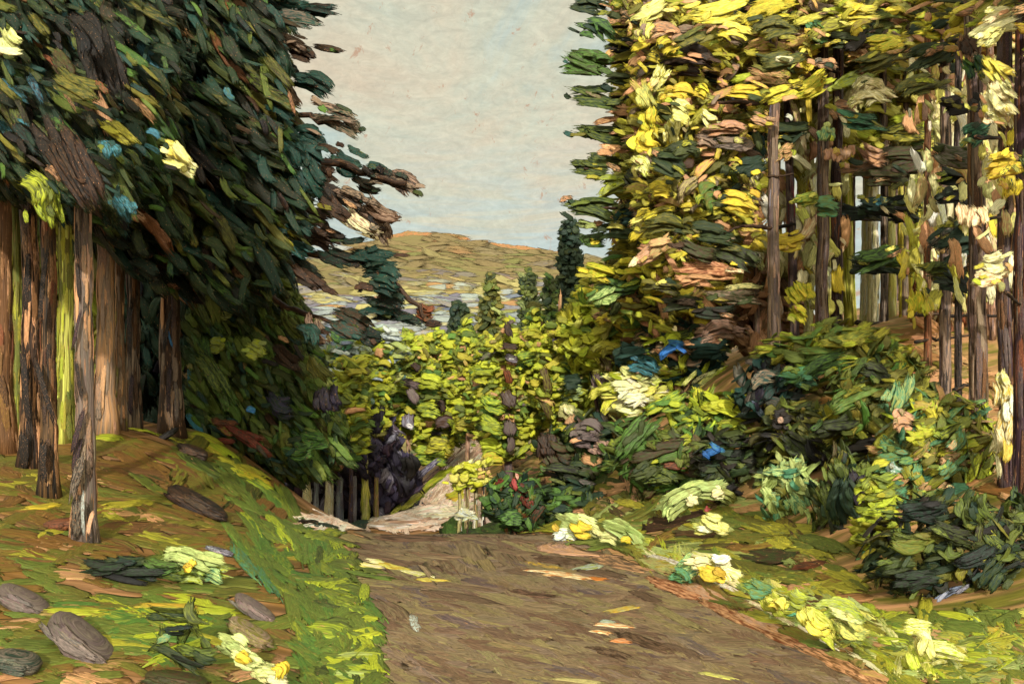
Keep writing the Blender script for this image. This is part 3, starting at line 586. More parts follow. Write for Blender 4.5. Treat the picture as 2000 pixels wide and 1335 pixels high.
SPR = '''620 20 90 20 12 teal soot;560 10 110 30 20 spruce teal;640 95 60 16 20 soot umber;632 205 60 16 22 soot taupe;545 250 110 24 34 spruce teal;600 300 90 26 26 teal spruce;640 290 60 16 18 umber soot;700 300 60 16 24 spruce teal;735 325 50 16 24 teal;540 140 90 26 36 spruce soot;560 330 90 30 40 dgreen teal;610 420 90 22 30 umber soot;585 440 80 22 36 spruce teal;640 455 80 18 20 soot umber;690 470 70 16 14 spruce;680 400 60 14 30 soot;590 520 80 20 30 spruce soot;800 370 50 16 30 soot taupe;540 400 90 30 50 teal spruce;575 480 80 22 30 teal;581 42 115 26 14 teal grey;570 81 66 18 24 umber taupe;588 108 60 20 26 umber soot;612 160 84 34 24 teal spruce;567 187 66 17 52 umber taupe;553 215 104 22 40 umber mossd;655 232 92 42 14 spruce taupe;690 246 50 20 30 taupe spruce;599 271 86 44 20 spruce teal;668 317 84 28 28 teal spruce;599 352 70 60 50 teal spruce;630 336 60 22 30 umber soot;581 388 60 26 60 umber taupe
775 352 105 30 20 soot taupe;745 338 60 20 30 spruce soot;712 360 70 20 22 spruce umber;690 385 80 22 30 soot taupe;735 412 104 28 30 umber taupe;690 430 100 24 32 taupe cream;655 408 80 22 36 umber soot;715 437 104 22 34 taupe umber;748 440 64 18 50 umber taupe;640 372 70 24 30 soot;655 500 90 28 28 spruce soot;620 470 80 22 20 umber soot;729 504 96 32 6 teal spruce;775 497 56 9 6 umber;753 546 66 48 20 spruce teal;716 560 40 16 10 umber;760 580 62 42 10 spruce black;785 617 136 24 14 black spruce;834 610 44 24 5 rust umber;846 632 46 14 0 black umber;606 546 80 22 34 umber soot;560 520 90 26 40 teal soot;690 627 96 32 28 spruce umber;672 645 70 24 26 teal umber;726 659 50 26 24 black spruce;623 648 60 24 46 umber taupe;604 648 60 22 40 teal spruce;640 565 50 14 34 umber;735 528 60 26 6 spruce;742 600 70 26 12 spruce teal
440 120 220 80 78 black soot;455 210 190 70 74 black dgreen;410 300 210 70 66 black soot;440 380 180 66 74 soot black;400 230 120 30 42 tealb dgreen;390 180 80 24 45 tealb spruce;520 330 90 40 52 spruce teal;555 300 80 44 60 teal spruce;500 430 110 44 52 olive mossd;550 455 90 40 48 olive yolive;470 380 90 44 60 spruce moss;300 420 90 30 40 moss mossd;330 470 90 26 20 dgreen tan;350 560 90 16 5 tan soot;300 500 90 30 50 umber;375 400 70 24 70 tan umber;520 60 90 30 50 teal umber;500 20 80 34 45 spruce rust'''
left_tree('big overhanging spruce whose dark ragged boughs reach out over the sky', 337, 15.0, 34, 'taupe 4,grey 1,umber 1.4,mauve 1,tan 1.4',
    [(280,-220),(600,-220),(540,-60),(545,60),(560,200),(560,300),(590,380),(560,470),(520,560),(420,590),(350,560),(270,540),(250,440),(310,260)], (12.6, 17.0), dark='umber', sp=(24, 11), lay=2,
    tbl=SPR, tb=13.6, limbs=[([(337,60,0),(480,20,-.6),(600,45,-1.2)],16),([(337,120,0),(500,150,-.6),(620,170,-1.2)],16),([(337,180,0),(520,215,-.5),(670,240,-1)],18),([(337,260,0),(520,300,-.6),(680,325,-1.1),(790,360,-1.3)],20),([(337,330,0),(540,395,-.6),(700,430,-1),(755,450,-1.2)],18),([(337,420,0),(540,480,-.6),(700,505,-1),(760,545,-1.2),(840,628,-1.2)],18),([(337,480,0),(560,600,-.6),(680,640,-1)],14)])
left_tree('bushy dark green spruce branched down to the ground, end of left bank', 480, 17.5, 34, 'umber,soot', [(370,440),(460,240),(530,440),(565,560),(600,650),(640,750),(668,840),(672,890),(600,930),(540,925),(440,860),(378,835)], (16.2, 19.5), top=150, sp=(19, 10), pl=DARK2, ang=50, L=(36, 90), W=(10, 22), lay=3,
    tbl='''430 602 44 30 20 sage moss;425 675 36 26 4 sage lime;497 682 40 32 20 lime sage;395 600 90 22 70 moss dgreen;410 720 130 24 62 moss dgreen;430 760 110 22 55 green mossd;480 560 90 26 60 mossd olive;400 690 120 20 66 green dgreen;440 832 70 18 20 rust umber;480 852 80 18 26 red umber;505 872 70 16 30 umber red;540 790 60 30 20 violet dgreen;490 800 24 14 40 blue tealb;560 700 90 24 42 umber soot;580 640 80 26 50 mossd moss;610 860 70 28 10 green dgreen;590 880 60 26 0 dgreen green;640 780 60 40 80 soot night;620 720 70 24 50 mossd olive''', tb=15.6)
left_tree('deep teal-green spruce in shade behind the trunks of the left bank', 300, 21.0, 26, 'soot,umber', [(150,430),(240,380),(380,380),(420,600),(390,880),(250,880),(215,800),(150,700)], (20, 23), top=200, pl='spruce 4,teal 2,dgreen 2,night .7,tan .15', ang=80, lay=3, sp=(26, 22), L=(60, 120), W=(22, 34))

def thicket(label, px, Y, poly, depth, pl, sp=(24, 14), L=(40, 90), W=(14, 26), ang=84, aj=20, lay=2, group=None, name='bush', cat='bush', keep=1.0):
    t = thing(name, label, cat, base(px, Y), group); b = Bag()
    for _ in range(lay): fill(b, poly, sp, pl, ang, aj, L, W, depth, face=.3, T=.12, keep=keep)
    b.build('foliage', M_LEAF, t); lb = Bag(); g = t.location
    s_ = np.linspace(0, 1, 8)[:, None]; top = P(px, min(q[1] for q in poly) + 60, Y)
    lb.tube(np.array([g[0], g[1], g[2] - .05]) * (1 - s_) + top * s_, np.linspace(.05, .015, 8), CL['umber'], CL['soot'], sides=6); lb.build('stem', M_BARK, t); return t
thicket('sunlit olive and yellow-green thicket behind the close row of left trunks', 90, 15.2, [(-160,330),(190,340),(200,600),(210,850),(120,880),(-160,880)], (14.9, 15.8), 'olive 3,moss 3,yolive 2.4,lime 1.4,lemon .3,tan .8')

def seam(frag, Y, txt):  # dark strokes: bark marks and the trunks' shaded left side painted in
    t = [o for o in COL.objects if frag in o.get('label', '')][0]; b = Bag(); table(b, txt, Y, dy=.01, face=.05, T=.06, split=False, sc_=.8); b.build('shade_and_bark_marks', M_BARK, t)
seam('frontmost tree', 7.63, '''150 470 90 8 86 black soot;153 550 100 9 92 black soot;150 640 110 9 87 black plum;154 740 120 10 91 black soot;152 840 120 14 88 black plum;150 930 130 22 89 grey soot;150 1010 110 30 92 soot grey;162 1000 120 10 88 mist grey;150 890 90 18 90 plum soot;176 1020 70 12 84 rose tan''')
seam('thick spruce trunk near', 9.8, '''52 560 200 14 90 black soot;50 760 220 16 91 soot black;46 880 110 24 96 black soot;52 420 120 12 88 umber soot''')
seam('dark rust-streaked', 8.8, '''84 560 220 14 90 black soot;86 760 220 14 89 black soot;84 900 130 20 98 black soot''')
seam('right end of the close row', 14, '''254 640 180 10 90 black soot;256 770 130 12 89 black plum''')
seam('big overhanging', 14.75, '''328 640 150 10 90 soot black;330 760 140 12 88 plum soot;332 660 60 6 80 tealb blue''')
# ================================================================== MIDDLE
MG = 'bright young trees in the dip'
def bushy_tree(name, label, cat, px, Y, w, tw, poly, depth, pl, tbl=None, ang=0, aj=22, sp=(14, 8), L=(18, 42), W=(9, 18), lay=2, top=None, group=None, palette='rose 2,tan 2,taupe 1.4,yolive', tb=None, face=.32, T=.18, blobs=None):
    t = thing(name, label, cat, base(px, Y), group)
    if top is None: top = min(q[1] for q in poly) + 30
    trunk(t, px, Y, w, top, w1=w * .45, palette=palette, flare=1.25, bark=.8, sides=9)
    b = Bag()
    for _ in range(lay): fill(b, poly, sp, pl, ang, aj, L, W, depth, face=face, T=T)
    if tbl: table(b, tbl, tb or depth[0] - .3, T=T * .7, sc_=.9, touch=3 if tb else 0, touch_pal='yolive 2,tan 2,olive 1.5,mossd 1.5,lemon 1,yellow 1.4,lime 1,dgreen 1,taupe .7,cream .4')
    b.build('crown', M_LEAF, t)
    if blobs:  # mauve knots, with highlights painted as small white strokes
        b = Bag(); table(b, blobs, depth[0] - .35, T=.10, split=False, dy=.25, sc_=.82); b.build('blossom', M_LEAF, t)
    return t
YG = 'tan .5,olive .7,yolive 1.6,ygreen 2.4,lime 4.4,grass 1.8,moss 2,green 1.4,mossd .3'
# spires behind
for label, px, Y, poly, pl in [
    ('tall dark spire-shaped fir rising against the sky at the right wood\'s edge', 1115, 46, [(1112,425),(1128,440),(1134,520),(1140,600),(1142,760),(1086,760),(1090,600),(1094,520),(1098,450)], 'dgreen 4,spruce 3,mossd 1'),
    ('small dark narrow fir standing alone before the hillside', 895, 44, [(895,582),(906,600),(914,680),(916,760),(874,760),(880,650),(884,600)], 'spruce 3,dgreen 3,mossd 2'),
    ('olive pointed fir with a crooked tip before the hillside fields', 958, 42, [(957,535),(968,560),(985,640),(1000,760),(916,760),(928,660),(948,570)], 'mossd 3,olive 3,moss 2,sage .8'),
    ('grey-green fir with a blunt top, left of a smaller pair-mate', 1030, 42, [(1020,528),(1036,528),(1044,580),(1066,640),(1070,760),(1008,760),(1018,620)], 'mossd 4,moss 2,dgreen 2,sage .6'),
    ('short green fir between the blunt fir and the tall dark spire', 1074, 44, [(1070,535),(1082,545),(1092,620),(1096,760),(1056,760),(1060,600)], 'mossd 3,green 2,dgreen 2,moss 2')]:
    bushy_tree('fir_tree', label, 'fir', px, Y, 9, 0, poly, (Y - .7, Y + .7), pl, ang=10, aj=40, sp=(10, 8), L=(16, 30), W=(9, 15), lay=2, group='fir spires before the hill')
bushy_tree('spruce_tree', 'dark violet-shaded spruce clump above pale trunks where the path bends', 'spruce', 745, 31, 14, 0, [(640,780),(712,740),(752,800),(775,880),(815,925),(795,955),(760,995),(640,1000),(575,1005),(560,930),(600,900),(640,860)], (29.6, 32), 'violet 5,night 2,plum 1.6,lilac 1.4,black .4', ang=85, aj=24, sp=(16, 14), L=(34, 70), W=(16, 28), lay=3, top=760, tbl='''690 840 90 22 84 violet plum;660 880 80 20 80 night;790 940 60 30 70 black night;800 905 50 30 80 black;835 915 60 18 -50 violet lilac;800 965 70 14 -42 plum violet;730 820 90 34 90 black night;700 920 110 30 88 night violet''')
for px, Y, w, pl, label in [(597,28.2,15,'cream 3,field 2,white 1','pale sage trunk leftmost in the dark grove by the path'),(617,28.6,9,'mist 2,lilac 2','thin blue-grey trunk among the pale trunks of the dark grove'),(642,28.0,15,'cream 3,white 2,field 1','brightest cream trunk in the dark grove by the path'),(664,28.6,12,'mist 2,lilac 2,steel','grey-blue trunk right of the cream one in the dark grove'),(690,28.4,10,'lilac 3,mist 1','violet-grey trunk left of the yellow-mossed one in the dark grove'),(713,27.6,14,'lime 2,lemon 3,field 2','short trunk splashed with yellow moss before the dark grove')]:
    t = thing('grove_tree', label, 'tree', base(px, Y), 'trunks of the dark grove')
    trunk(t, px, Y, w, 880 if px < 700 else 900, palette=pl, flare=1.2, bark=1.4, sides=9, strip=1.5)
    b = Bag(); fill(b, [(px - 34, 860), (px + 34, 860), (px + 30, 925), (px - 30, 925)], (14, 9), 'soot 2,umber 1,tan 2,rose .5,night 1' if px < 660 else 'night 3,violet 2,black 1', 70, 30, (22, 44), (10, 18), (Y - .3, Y + .8)); b.build('crown', M_DARKLEAF, t)
bushy_tree('young_tree', 'slim yellow-green column of leaves beside the dark spruce at the dip', 'tree', 686, 26, 9, 0, [(672,700),(706,700),(712,800),(708,880),(688,890),(664,870),(662,780)], (25.4, 26.6), YG, sp=(16, 9), L=(30, 48), W=(14, 20), lay=2, group=MG, palette='umber,violet')
bushy_tree('young_tree', 'low pale green and blue-grey sapling at the left end of the bright trees', 'tree', 640, 30, 8, 0, [(560,690),(620,660),(680,650),(760,640),(790,670),(770,760),(700,800),(620,780),(580,740)], (29, 31), 'mist 2,sage 2,lime 1.4,jade 1,steel 1,moss .8', sp=(18, 10), L=(26, 50), lay=2, group=MG)
bushy_tree('young_tree', 'yellow-green tree with two grey-mauve blossom knots, left of the widest bright tree', 'tree', 797, 33.4, 9, 0, [(705,745),(735,680),(750,700),(780,655),(800,640),(820,670),(850,710),(850,800),(830,860),(770,850),(720,830),(712,760)], (32.4, 34.2), YG + ',soot .3', group=MG, lay=2,
    blobs='''799 748 56 24 20 mauve soot;806 772 44 26 70 mauve grey;796 822 44 32 85 mauve lilac;800 832 24 14 30 lilac white;812 716 34 18 40 soot umber''', tbl='''840 745 60 26 10 lime;835 800 60 26 10 lime grass;765 700 70 22 -10 lime;740 760 60 20 10 lime;840 890 70 34 0 lime green;850 870 60 26 0 ygreen olive''')
bushy_tree('young_tree', 'broad lime-green tree with one brown-mauve knot in the centre of the picture', 'tree', 862, 36, 8, 0, [(805,700),(835,655),(850,635),(870,662),(895,650),(925,665),(950,710),(945,790),(905,850),(868,890),(820,905),(812,860),(850,790),(830,720)], (34.8, 36.6), YG, group=MG, lay=2,
    blobs='''866 824 46 34 20 mauve umber;868 832 20 8 -10 white lilac;862 792 38 20 80 soot umber;850 846 40 10 8 black soot;884 842 30 9 30 black soot''', tbl='''842 893 70 28 4 lime green;860 880 60 26 0 lime gold;905 780 70 24 10 lime;890 680 90 26 -6 lime ygreen;925 740 80 24 6 lime grass;840 775 50 22 6 ygreen gold;900 830 60 20 20 moss lime''')
bushy_tree('young_tree', 'lime-green tree with a string of mauve-brown knots down its trunk', 'tree', 994, 23, 16, 0, [(930,690),(952,650),(970,668),(996,622),(1016,660),(1045,636),(1070,690),(1060,760),(1040,860),(1010,900),(960,895),(935,850),(930,740)], (22.3, 24.2), YG + ',mauve .3', group=MG, lay=2, palette='mauve 3,grey,umber',
    blobs='''993 644 40 20 80 umber soot;996 676 44 18 8 soot umber;1000 700 50 18 16 mauve lilac;992 735 40 18 80 umber rust;993 778 46 34 60 mauve umber;993 774 30 14 20 teal umber;996 836 50 34 80 mauve grey;998 868 36 20 80 grey mauve;1000 700 20 7 10 white lilac''', tbl='''950 720 70 24 6 lime;958 830 70 26 14 lime grass;958 872 60 24 10 lime;1035 700 60 24 -6 lime green;1040 780 70 26 -6 lime grass;962 897 50 22 0 lime gold;960 790 60 24 20 green lime''')
bushy_tree('young_tree', 'yellow-green tree with a round cream blossom cluster and dark green bands', 'tree', 1095, 22, 12, 0, [(1050,680),(1082,630),(1110,600),(1140,545),(1170,590),(1190,620),(1180,700),(1170,800),(1120,860),(1060,830),(1040,740)], (21.2, 23.2), YG + ',yolive 2,yellow .8', group=MG, lay=2,
    blobs='''1108 806 50 44 20 pale sage;1112 800 34 26 60 cream sage;1091 672 40 30 70 mauve violet;1066 740 60 22 80 olive umber;1068 800 50 20 60 umber olive''', tbl='''1120 690 50 24 -20 spruce mint;1118 715 56 22 6 spruce green;1116 745 50 26 -10 spruce dgreen;1120 768 56 26 0 spruce mint;1110 640 50 22 -24 green lime;1150 620 60 24 0 yellow yolive;1140 575 50 20 10 yellow lime;1105 620 50 20 20 yolive''')
thicket('dark olive and violet undergrowth behind the bright young trees of the dip', 900, 39, [(690,760),(760,690),(830,680),(900,690),(1000,660),(1080,680),(1180,640),(1190,820),(1000,840),(880,840),(700,840)], (38.4, 39.6), 'mossd 3,olive 2,dgreen 2,violet 1,umber .6', sp=(18, 12), L=(26, 56), W=(12, 20), ang=85)
for px, Y, lab, poly in [(735, 29.4, 'pointed lime-green tree between the slim column and the tree with two knots', [(733,648),(748,690),(758,760),(756,830),(742,850),(716,840),(712,760),(722,690)]),
    (912, 27, 'pointed green-yellow tree standing just left of the tree with the string of knots', [(910,612),(926,660),(938,740),(936,810),(918,850),(896,845),(888,760),(896,670)]),
    (1046, 26, 'narrow pointed lime tree right of the tree with the string of knots', [(1044,590),(1062,640),(1074,740),(1072,830),(1046,850),(1024,830),(1020,740),(1030,640)]),
    (1158, 25, 'tall pointed yellow-olive tree at the right end of the bright trees', [(1156,520),(1176,590),(1192,700),(1190,800),(1150,820),(1122,790),(1126,690),(1140,590)])]:
    bushy_tree('young_tree', lab, 'tree', px, Y, 9, 0, poly, (Y - .5, Y + .5), YG, ang=8, aj=24, sp=(13, 8), L=(20, 44), W=(11, 18), lay=2, group=MG)
bushy_tree('birch_sapling', 'thin speckled birch stems in a tight group at the path edge, the left stem', 'birch', 897, 20.2, 9, 0, [(884,912),(915,905),(912,950),(886,955)], (19.8, 20.6), 'ygreen 3,lemon 2,lime 1', sp=(18, 12), group='birch stems by the path', palette='straw 2,soot 1.5,white 1,olive', top=905)
for px, l in [(912, 'black-and-cream birch stem second from the left in the stem group by the path'), (928, 'darker birch stem in the middle of the stem group by the path'), (945, 'tan-streaked birch stem at the right of the stem group by the path')]:
    bushy_tree('birch_sapling', l, 'birch', px, 20.2 + (px % 5) * .08, 9, 0, [(px - 14, 908), (px + 16, 900), (px + 14, 945), (px - 12, 950)], (19.9, 20.7), 'ygreen 3,lemon 2,cream 1,tan .6', sp=(18, 12), group='birch stems by the path', palette='straw 2,soot 2,white 1,tan 1', top=900)
t = thing('sapling', 'tiny sapling with a flat pale top on a thin dark stem at the road bend', 'sapling', base(913, 17.2))
b = Bag(); limb(b, 17.2, [(913, 1046), (914, 1020), (912, 1000)], 5, 'soot', 'umber'); b.build('stem', M_BARK, t)
b = Bag(); table(b, '908 1005 44 18 -6 mist straw;912 1000 36 15 10 straw white;902 1010 34 13 -14 cream mist;922 1008 26 11 10 mist sage', 17.0, dy=.15); b.build('crown', M_LEAF, t)

# ================================================================== RIGHT WOOD
RG = 'tall trees of the right wood'
RUST = 'tan 4,straw 1.6,rose 1.4,yolive 2,yellow 2.6,lemon 1.2,olive 1,cream 1,mossd .7,brown .4,taupe .6'
# russet trees at the back
for i, (px, Y, poly, pl, label) in enumerate([
    (1330, 27, [(1220,-150),(1480,-150),(1480,560),(1400,640),(1200,620),(1225,420)], 'yolive 4,olive 2,tan 3,moss 2,yellow 1.4', 'yellow-olive beech far behind the edge fir of the right wood'),
    (1560, 27, [(1400,-150),(1700,-150),(1700,200),(1620,250),(1480,300),(1400,300)], RUST, 'russet beech behind the reddish middle trunks of the right wood'),
    (1760, 26, [(1600,-150),(1860,-150),(1860,250),(1640,190)], RUST, 'tan-leaved beech behind the thin dark trunks of the right wood'),
    (1930, 25, [(1780,-150),(2150,-150),(2150,460),(1960,420),(1830,320)], 'tan 4,brown 1.6,rust 1,straw 1,rose 1,olive 1,yolive 1,plum .3', 'copper-brown beech behind the thick right-edge trunks')]):
    bushy_tree('beech_tree', label, 'beech', px, Y, 16, 0, poly, (Y - .5, Y + .6), pl, ang=-6, aj=30, sp=(42, 22), L=(60, 120), W=(28, 48), lay=2, top=-180, group='russet trees behind', palette='taupe,brown,umber')
# low russet thicket and pale stems added as light between the trunks
bushy_tree('bush', 'tan and rust thicket on the slope under the right-hand trunks', 'bush', 1900, 16.5, 10, 0, [(1800,520),(2080,500),(2080,900),(1960,900),(1880,820),(1780,700)], (15.5, 17.6), 'tan 4,rust 1.5,brown 1.5,ochre 1,cream .4,yolive .7', ang=80, aj=30, sp=(32, 24), L=(40, 90), W=(18, 30), lay=2)
bushy_tree('bush', 'tan thicket behind the two slim trunks of the middle right wood', 'bush', 1500, 20, 10, 0, [(1400,500),(1560,480),(1600,620),(1500,700),(1420,690)], (19.4, 20.8), 'tan 4,rose 1.4,straw 1,olive 1,brown 1', ang=60, aj=40, sp=(30, 22), L=(40, 80), W=(18, 30), lay=2)
SLIM = [(1478,19.6,15,'rose 2,taupe 2,mauve','rosy slim trunk left of the purple-brown one'),(1575,20.4,14,'mauve 2,rose 1.6,umber','mauve slim trunk between the wine-red and the bare grey-brown ones'),(1662,20.8,15,'umber 2,mauve 2,soot','dim slim trunk just right of the reddish upright dark trunk'),(1700,20.2,12,'rose 2,brown 2,tan','rosy brown slim trunk left of the thin grey trunk of the light gap'),(1746,20.6,13,'taupe 2,mauve 2,lilac .5','lilac-grey slim trunk just right of the thin grey one'),(1793,20,14,'brown 2,plum 1,rose 1','plum-brown slim trunk left of the thin reddish trunk'),(1888,17,17,'mauve 2,rose 1.4,taupe','rosy mauve slim trunk left of the second thickest one'),(1938,15,18,'rose 2,brown 2,mauve','rosy brown slim trunk between the two thick right-hand ones')]
for px, Y, w, pl, lab in SLIM:
    t = thing('slim_tree', lab, 'tree', base(px, Y), 'slim trunks deeper in the right wood')
    trunk(t, px, Y, w * .72, -200, px1=px + rng.uniform(-14, 14), w1=w * .55, palette=pl, flare=1.1, bark=1.1, sides=9, strip=1.6)
    lo = 330 if 1640 < px < 1800 else 560
    b = Bag(); fill(b, [(px - 40, 130), (px + 40, 130), (px + 38, lo), (px - 38, lo)], (22, 26), 'cream 3,pale 3,white 1,lemon 2,tan 1.4,yellow 1.4', 86, 14, (34, 84), (12, 24), (Y - 1.4, Y - .3), face=.25, keep=.5, small=.3)  # upright cream strokes paint the light between trunks into the leaves
    fill(b, [(px - 60, -170), (px + 60, -170), (px + 50, 40), (px - 50, 50)], (34, 18), 'yolive 2,yellow 1,olive 2,tan 2,mossd 1', -6, 24, (36, 80), (16, 30), (Y - .8, Y + .8)); b.build('crown', M_LEAF, t)
STEMS = [(1518,14,'pale 2,lemon 2,cream 2'),(1540,14,'cream 2,lemon 2,yolive'),(1578,15,'pale 3,lime 2,cream'),(1618,12,'lemon 2,pale 2,straw'),(1660,20,'lemon 2,yolive 2,lime 1'),(1688,18,'cream 3,pale 2,white'),(1708,18,'white 2,cream 3,pale'),(1742,16,'pale 2,lemon 3'),(1765,15,'lemon 2,yellow 2,straw'),(1788,22,'yellow 3,lime 2,lemon'),(1822,14,'cream 2,tan 2,lemon')]  # pale stems added to stand for the light showing between the trunks
WORD = ['pale painted-light stem left of the purple-brown trunk pair','cream painted-light stem close behind the slim purple trunk','yellow-green painted-light stem between the two dark middle trunks','straw-coloured thin painted-light stem behind the darkest middle trunk','broad yellow painted-light stem just right of the darkest middle trunk','bright cream painted-light stem in the light gap of the right wood','whitest painted-light stem in the light gap of the right wood','lemon painted-light stem right of the whitest stem','yellow painted-light stem beside a thin grey trunk','broad bright yellow painted-light stem down to the tan slope','cream and tan painted-light stem behind the thin reddish trunk']
for (px, w, pl), lab in zip(STEMS, WORD):
    Y = 19.4 + rng.uniform(-.5, .5)
    t = thing('light_gap_stem', lab, 'birch', base(px, Y), 'added stems standing for light in the right wood')
    trunk(t, px, Y, w, -200, px1=px + rng.uniform(-20, 20), palette=pl, flare=1.1, bark=1.3, sides=9, strip=1.8)
    b = Bag(); fill(b, [(px - 60, -260), (px + 60, -260), (px + 50, 300), (px - 50, 300)], (48, 30), 'yolive 2,lime 1.4,lemon 1.2,olive 1.4,tan 1', -6, 26, (40, 80), (22, 36), (Y - .8, Y + .8)); b.build('crown', M_LEAF, t)
PADS_A = '''1150 10 90 30 6 spruce mossd;1163 53 92 30 24 green spruce;1228 88 90 26 8 spruce soot;1150 123 116 44 14 green mossd;1160 190 118 42 10 moss spruce;1172 260 146 32 0 dgreen moss;1165 324 112 42 6 dgreen moss;1158 405 126 42 2 dgreen moss;1235 419 66 40 -14 spruce teal;1242 345 60 44 30 mossd soot;1200 455 90 24 0 mossd dgreen;1155 470 70 26 4 mossd green;1240 250 80 26 0 yolive;1188 360 90 40 -12 sage lime;1210 155 70 22 8 mossd;1230 30 70 26 0 tan mossd;1270 130 60 26 0 tan olive;1220 215 70 20 4 tan;1200 290 80 18 4 tan;1190 235 90 14 0 tan rust;1150 440 70 18 0 sage;1120 395 40 16 30 dgreen;1122 60 30 10 30 dgreen;1110 125 34 12 20 teal;1112 262 30 14 10 teal;1108 188 24 12 40 dgreen;1210 560 110 26 4 green dgreen;1240 520 90 24 10 yellow lime;1170 530 90 24 4 lime yellow;1180 580 70 22 -12 mint green'''
t = bushy_tree('fir_tree', 'fir with flat dark green pads standing out against the sky, right of the clearing', 'fir', 1279, 19, 20, 0, [(1196,-170),(1330,-170),(1340,250),(1330,480),(1300,640),(1200,640),(1160,560),(1205,480),(1212,300),(1208,80)], (18, 20.5), 'yolive 3,olive 1.6,lime 1.8,yellow 2.2,lemon .5,mossd 1.2,green 1,tan 1.6,dgreen .8', tbl=PADS_A, tb=17.6, ang=4, aj=26, sp=(22, 11), L=(26, 70), W=(10, 24), lay=2, top=-200, group=RG, palette='soot 2,umber 2,olive')
for y in (53, 123, 190, 262, 324, 405): lb = Bag(); limb(lb, 19, [(1279, y - 14, 0), (1220, y, -.6), (1140, y + 4, -1.2)], 8); lb.build('branch', M_BARK, t)
PADS_B = '''1505 20 120 40 -14 yolive yellow;1515 55 110 36 -10 olive mossd;1500 90 110 34 -16 tan yolive;1520 120 100 30 -6 mossd olive;1505 150 100 34 6 tan olive;1520 185 90 28 -20 yolive yellow;1510 -20 120 40 -8 olive lime;1490 235 60 26 10 tan taupe;1530 300 50 22 -30 olive tan;1279 18 100 28 -22 pale lemon;1395 25 150 42 -14 yellow lemon;1432 60 80 26 4 yellow lemon;1307 88 58 30 -20 yellow;1321 180 66 26 6 yellow gold;1372 180 40 26 30 yellow;1330 215 56 38 30 lemon pale;1256 280 56 46 60 yellow;1316 260 64 20 88 yolive pale;1265 236 50 30 80 yellow lime;1386 236 46 26 30 lemon cream;1460 180 100 28 6 yellow gold;1446 195 60 22 50 soot;1385 384 50 44 -50 green olive;1464 324 78 32 -8 dgreen spruce;1307 320 84 46 24 dgreen mossd;1446 394 84 36 12 yellow gold;1420 400 70 16 10 mossd;1350 360 80 22 -50 taupe straw;1340 290 80 24 0 mossd;1380 270 60 24 20 taupe;1420 250 90 26 4 rose tan;1440 280 80 22 0 taupe grey;1425 285 90 14 -12 soot grey;1290 420 80 28 -4 yellow olive;1310 440 120 28 8 mossd olive;1390 455 110 32 12 dgreen mossd;1440 500 130 36 26 mossd soot;1360 490 110 26 16 mossd umber;1290 480 70 26 -20 tan straw;1260 500 70 24 -30 tan rose;1395 530 130 30 4 tan rust;1350 545 90 22 6 tan;1320 590 120 26 2 soot mossd;1420 580 140 24 2 taupe mossd;1450 560 90 16 4 straw mossd;1300 560 90 24 10 olive soot;1400 610 110 22 4 dgreen soot;1270 320 60 26 30 yolive;1290 370 50 26 0 yellow;1330 130 80 34 0 umber soot;1365 110 90 36 20 soot umber;1355 70 90 26 -20 mossd olive;1300 60 80 26 4 taupe tan;1290 150 70 24 -60 pale yolive;1260 190 60 26 60 sage lemon;1250 320 50 24 40 pale lime;1260 60 60 20 -70 lemon'''
t = bushy_tree('tall_tree', 'leafy yellow tree next to the edge fir, its bare lower trunk purple-brown', 'tree', 1512, 16, 24, 0, [(1240,-170),(1590,-170),(1590,130),(1500,200),(1470,330),(1480,480),(1400,560),(1280,560),(1240,400)], (16, 18.5), 'yolive 3,yellow 3,olive 1.6,lemon 1.4,mossd 1.2,tan 2.4,taupe 1.2,dgreen .6,umber .4,lime .6', tbl=PADS_B, tb=15.6, ang=2, aj=32, sp=(23, 11), L=(26, 70), W=(10, 24), lay=2, top=-200, group=RG, palette='mauve 3,taupe 3,rose 1.4,lilac .5')
for p, lw in [([(1512, 446, 0), (1450, 440, -.3), (1413, 456, -.5)], 9), ([(1500, 345, 0), (1552, 340, -.2)], 6), ([(1498, 200, 0), (1404, 199, -.4)], 12)]: lb = Bag(); limb(lb, 16, p, lw); lb.build('branch', M_BARK, t)
def tall(label, px, Y, w, pts, pl, foli=None, tbl=None, fp=None, limbs=(), px1=None, top=-200, tb=None, sp=(24, 12), twig='branch', low=600):
    t = thing('tall_tree', label, 'tree', base(px, Y), RG)
    trunk(t, px, Y, w * .84, top, px1=px1, w1=w * .68, palette=pl, flare=1.2, bark=1.2, sides=10, strip=1.6)
    b = Bag()
    if foli: fill(b, foli, sp, fp or 'soot .2,mossd 1.6,dgreen 1.2,olive 1.6,yolive 2.6,yellow 3,lemon 1,tan 2.6,taupe .7,lime 1.4', -6, 20, (30, 84), (11, 26), (Y - 1.3, Y + 1), face=.3)
    if tbl: table(b, tbl, tb or Y - 1.3, sc_=.86, touch=4, touch_pal='yolive 2,tan 2,olive 1.5,mossd 1.5,lemon 1,yellow 1.4,lime 1,dgreen 1,taupe .7,cream .4')
    # pale strokes behind the trunk, painted in as light between trunks
    if low: fill(b, [(px - 52, 120), (px + 52, 120), (px + 50, low), (px - 50, low)], (20, 24), 'cream 2.6,pale 2.6,lemon 2,white .6,straw 1,tan 2.8,rose .8,yolive 1,yellow 1.2', 84, 18, (30, 76), (12, 25), (Y + .25, Y + 1.3), face=.25, keep=.5, small=.4)
    b.build('crown', M_LEAF, t)
    if limbs:
        for p, lw in limbs: lb = Bag(); limb(lb, Y, p, lw, 'black', 'soot'); lb.build(twig, M_BARK, t)
    return t
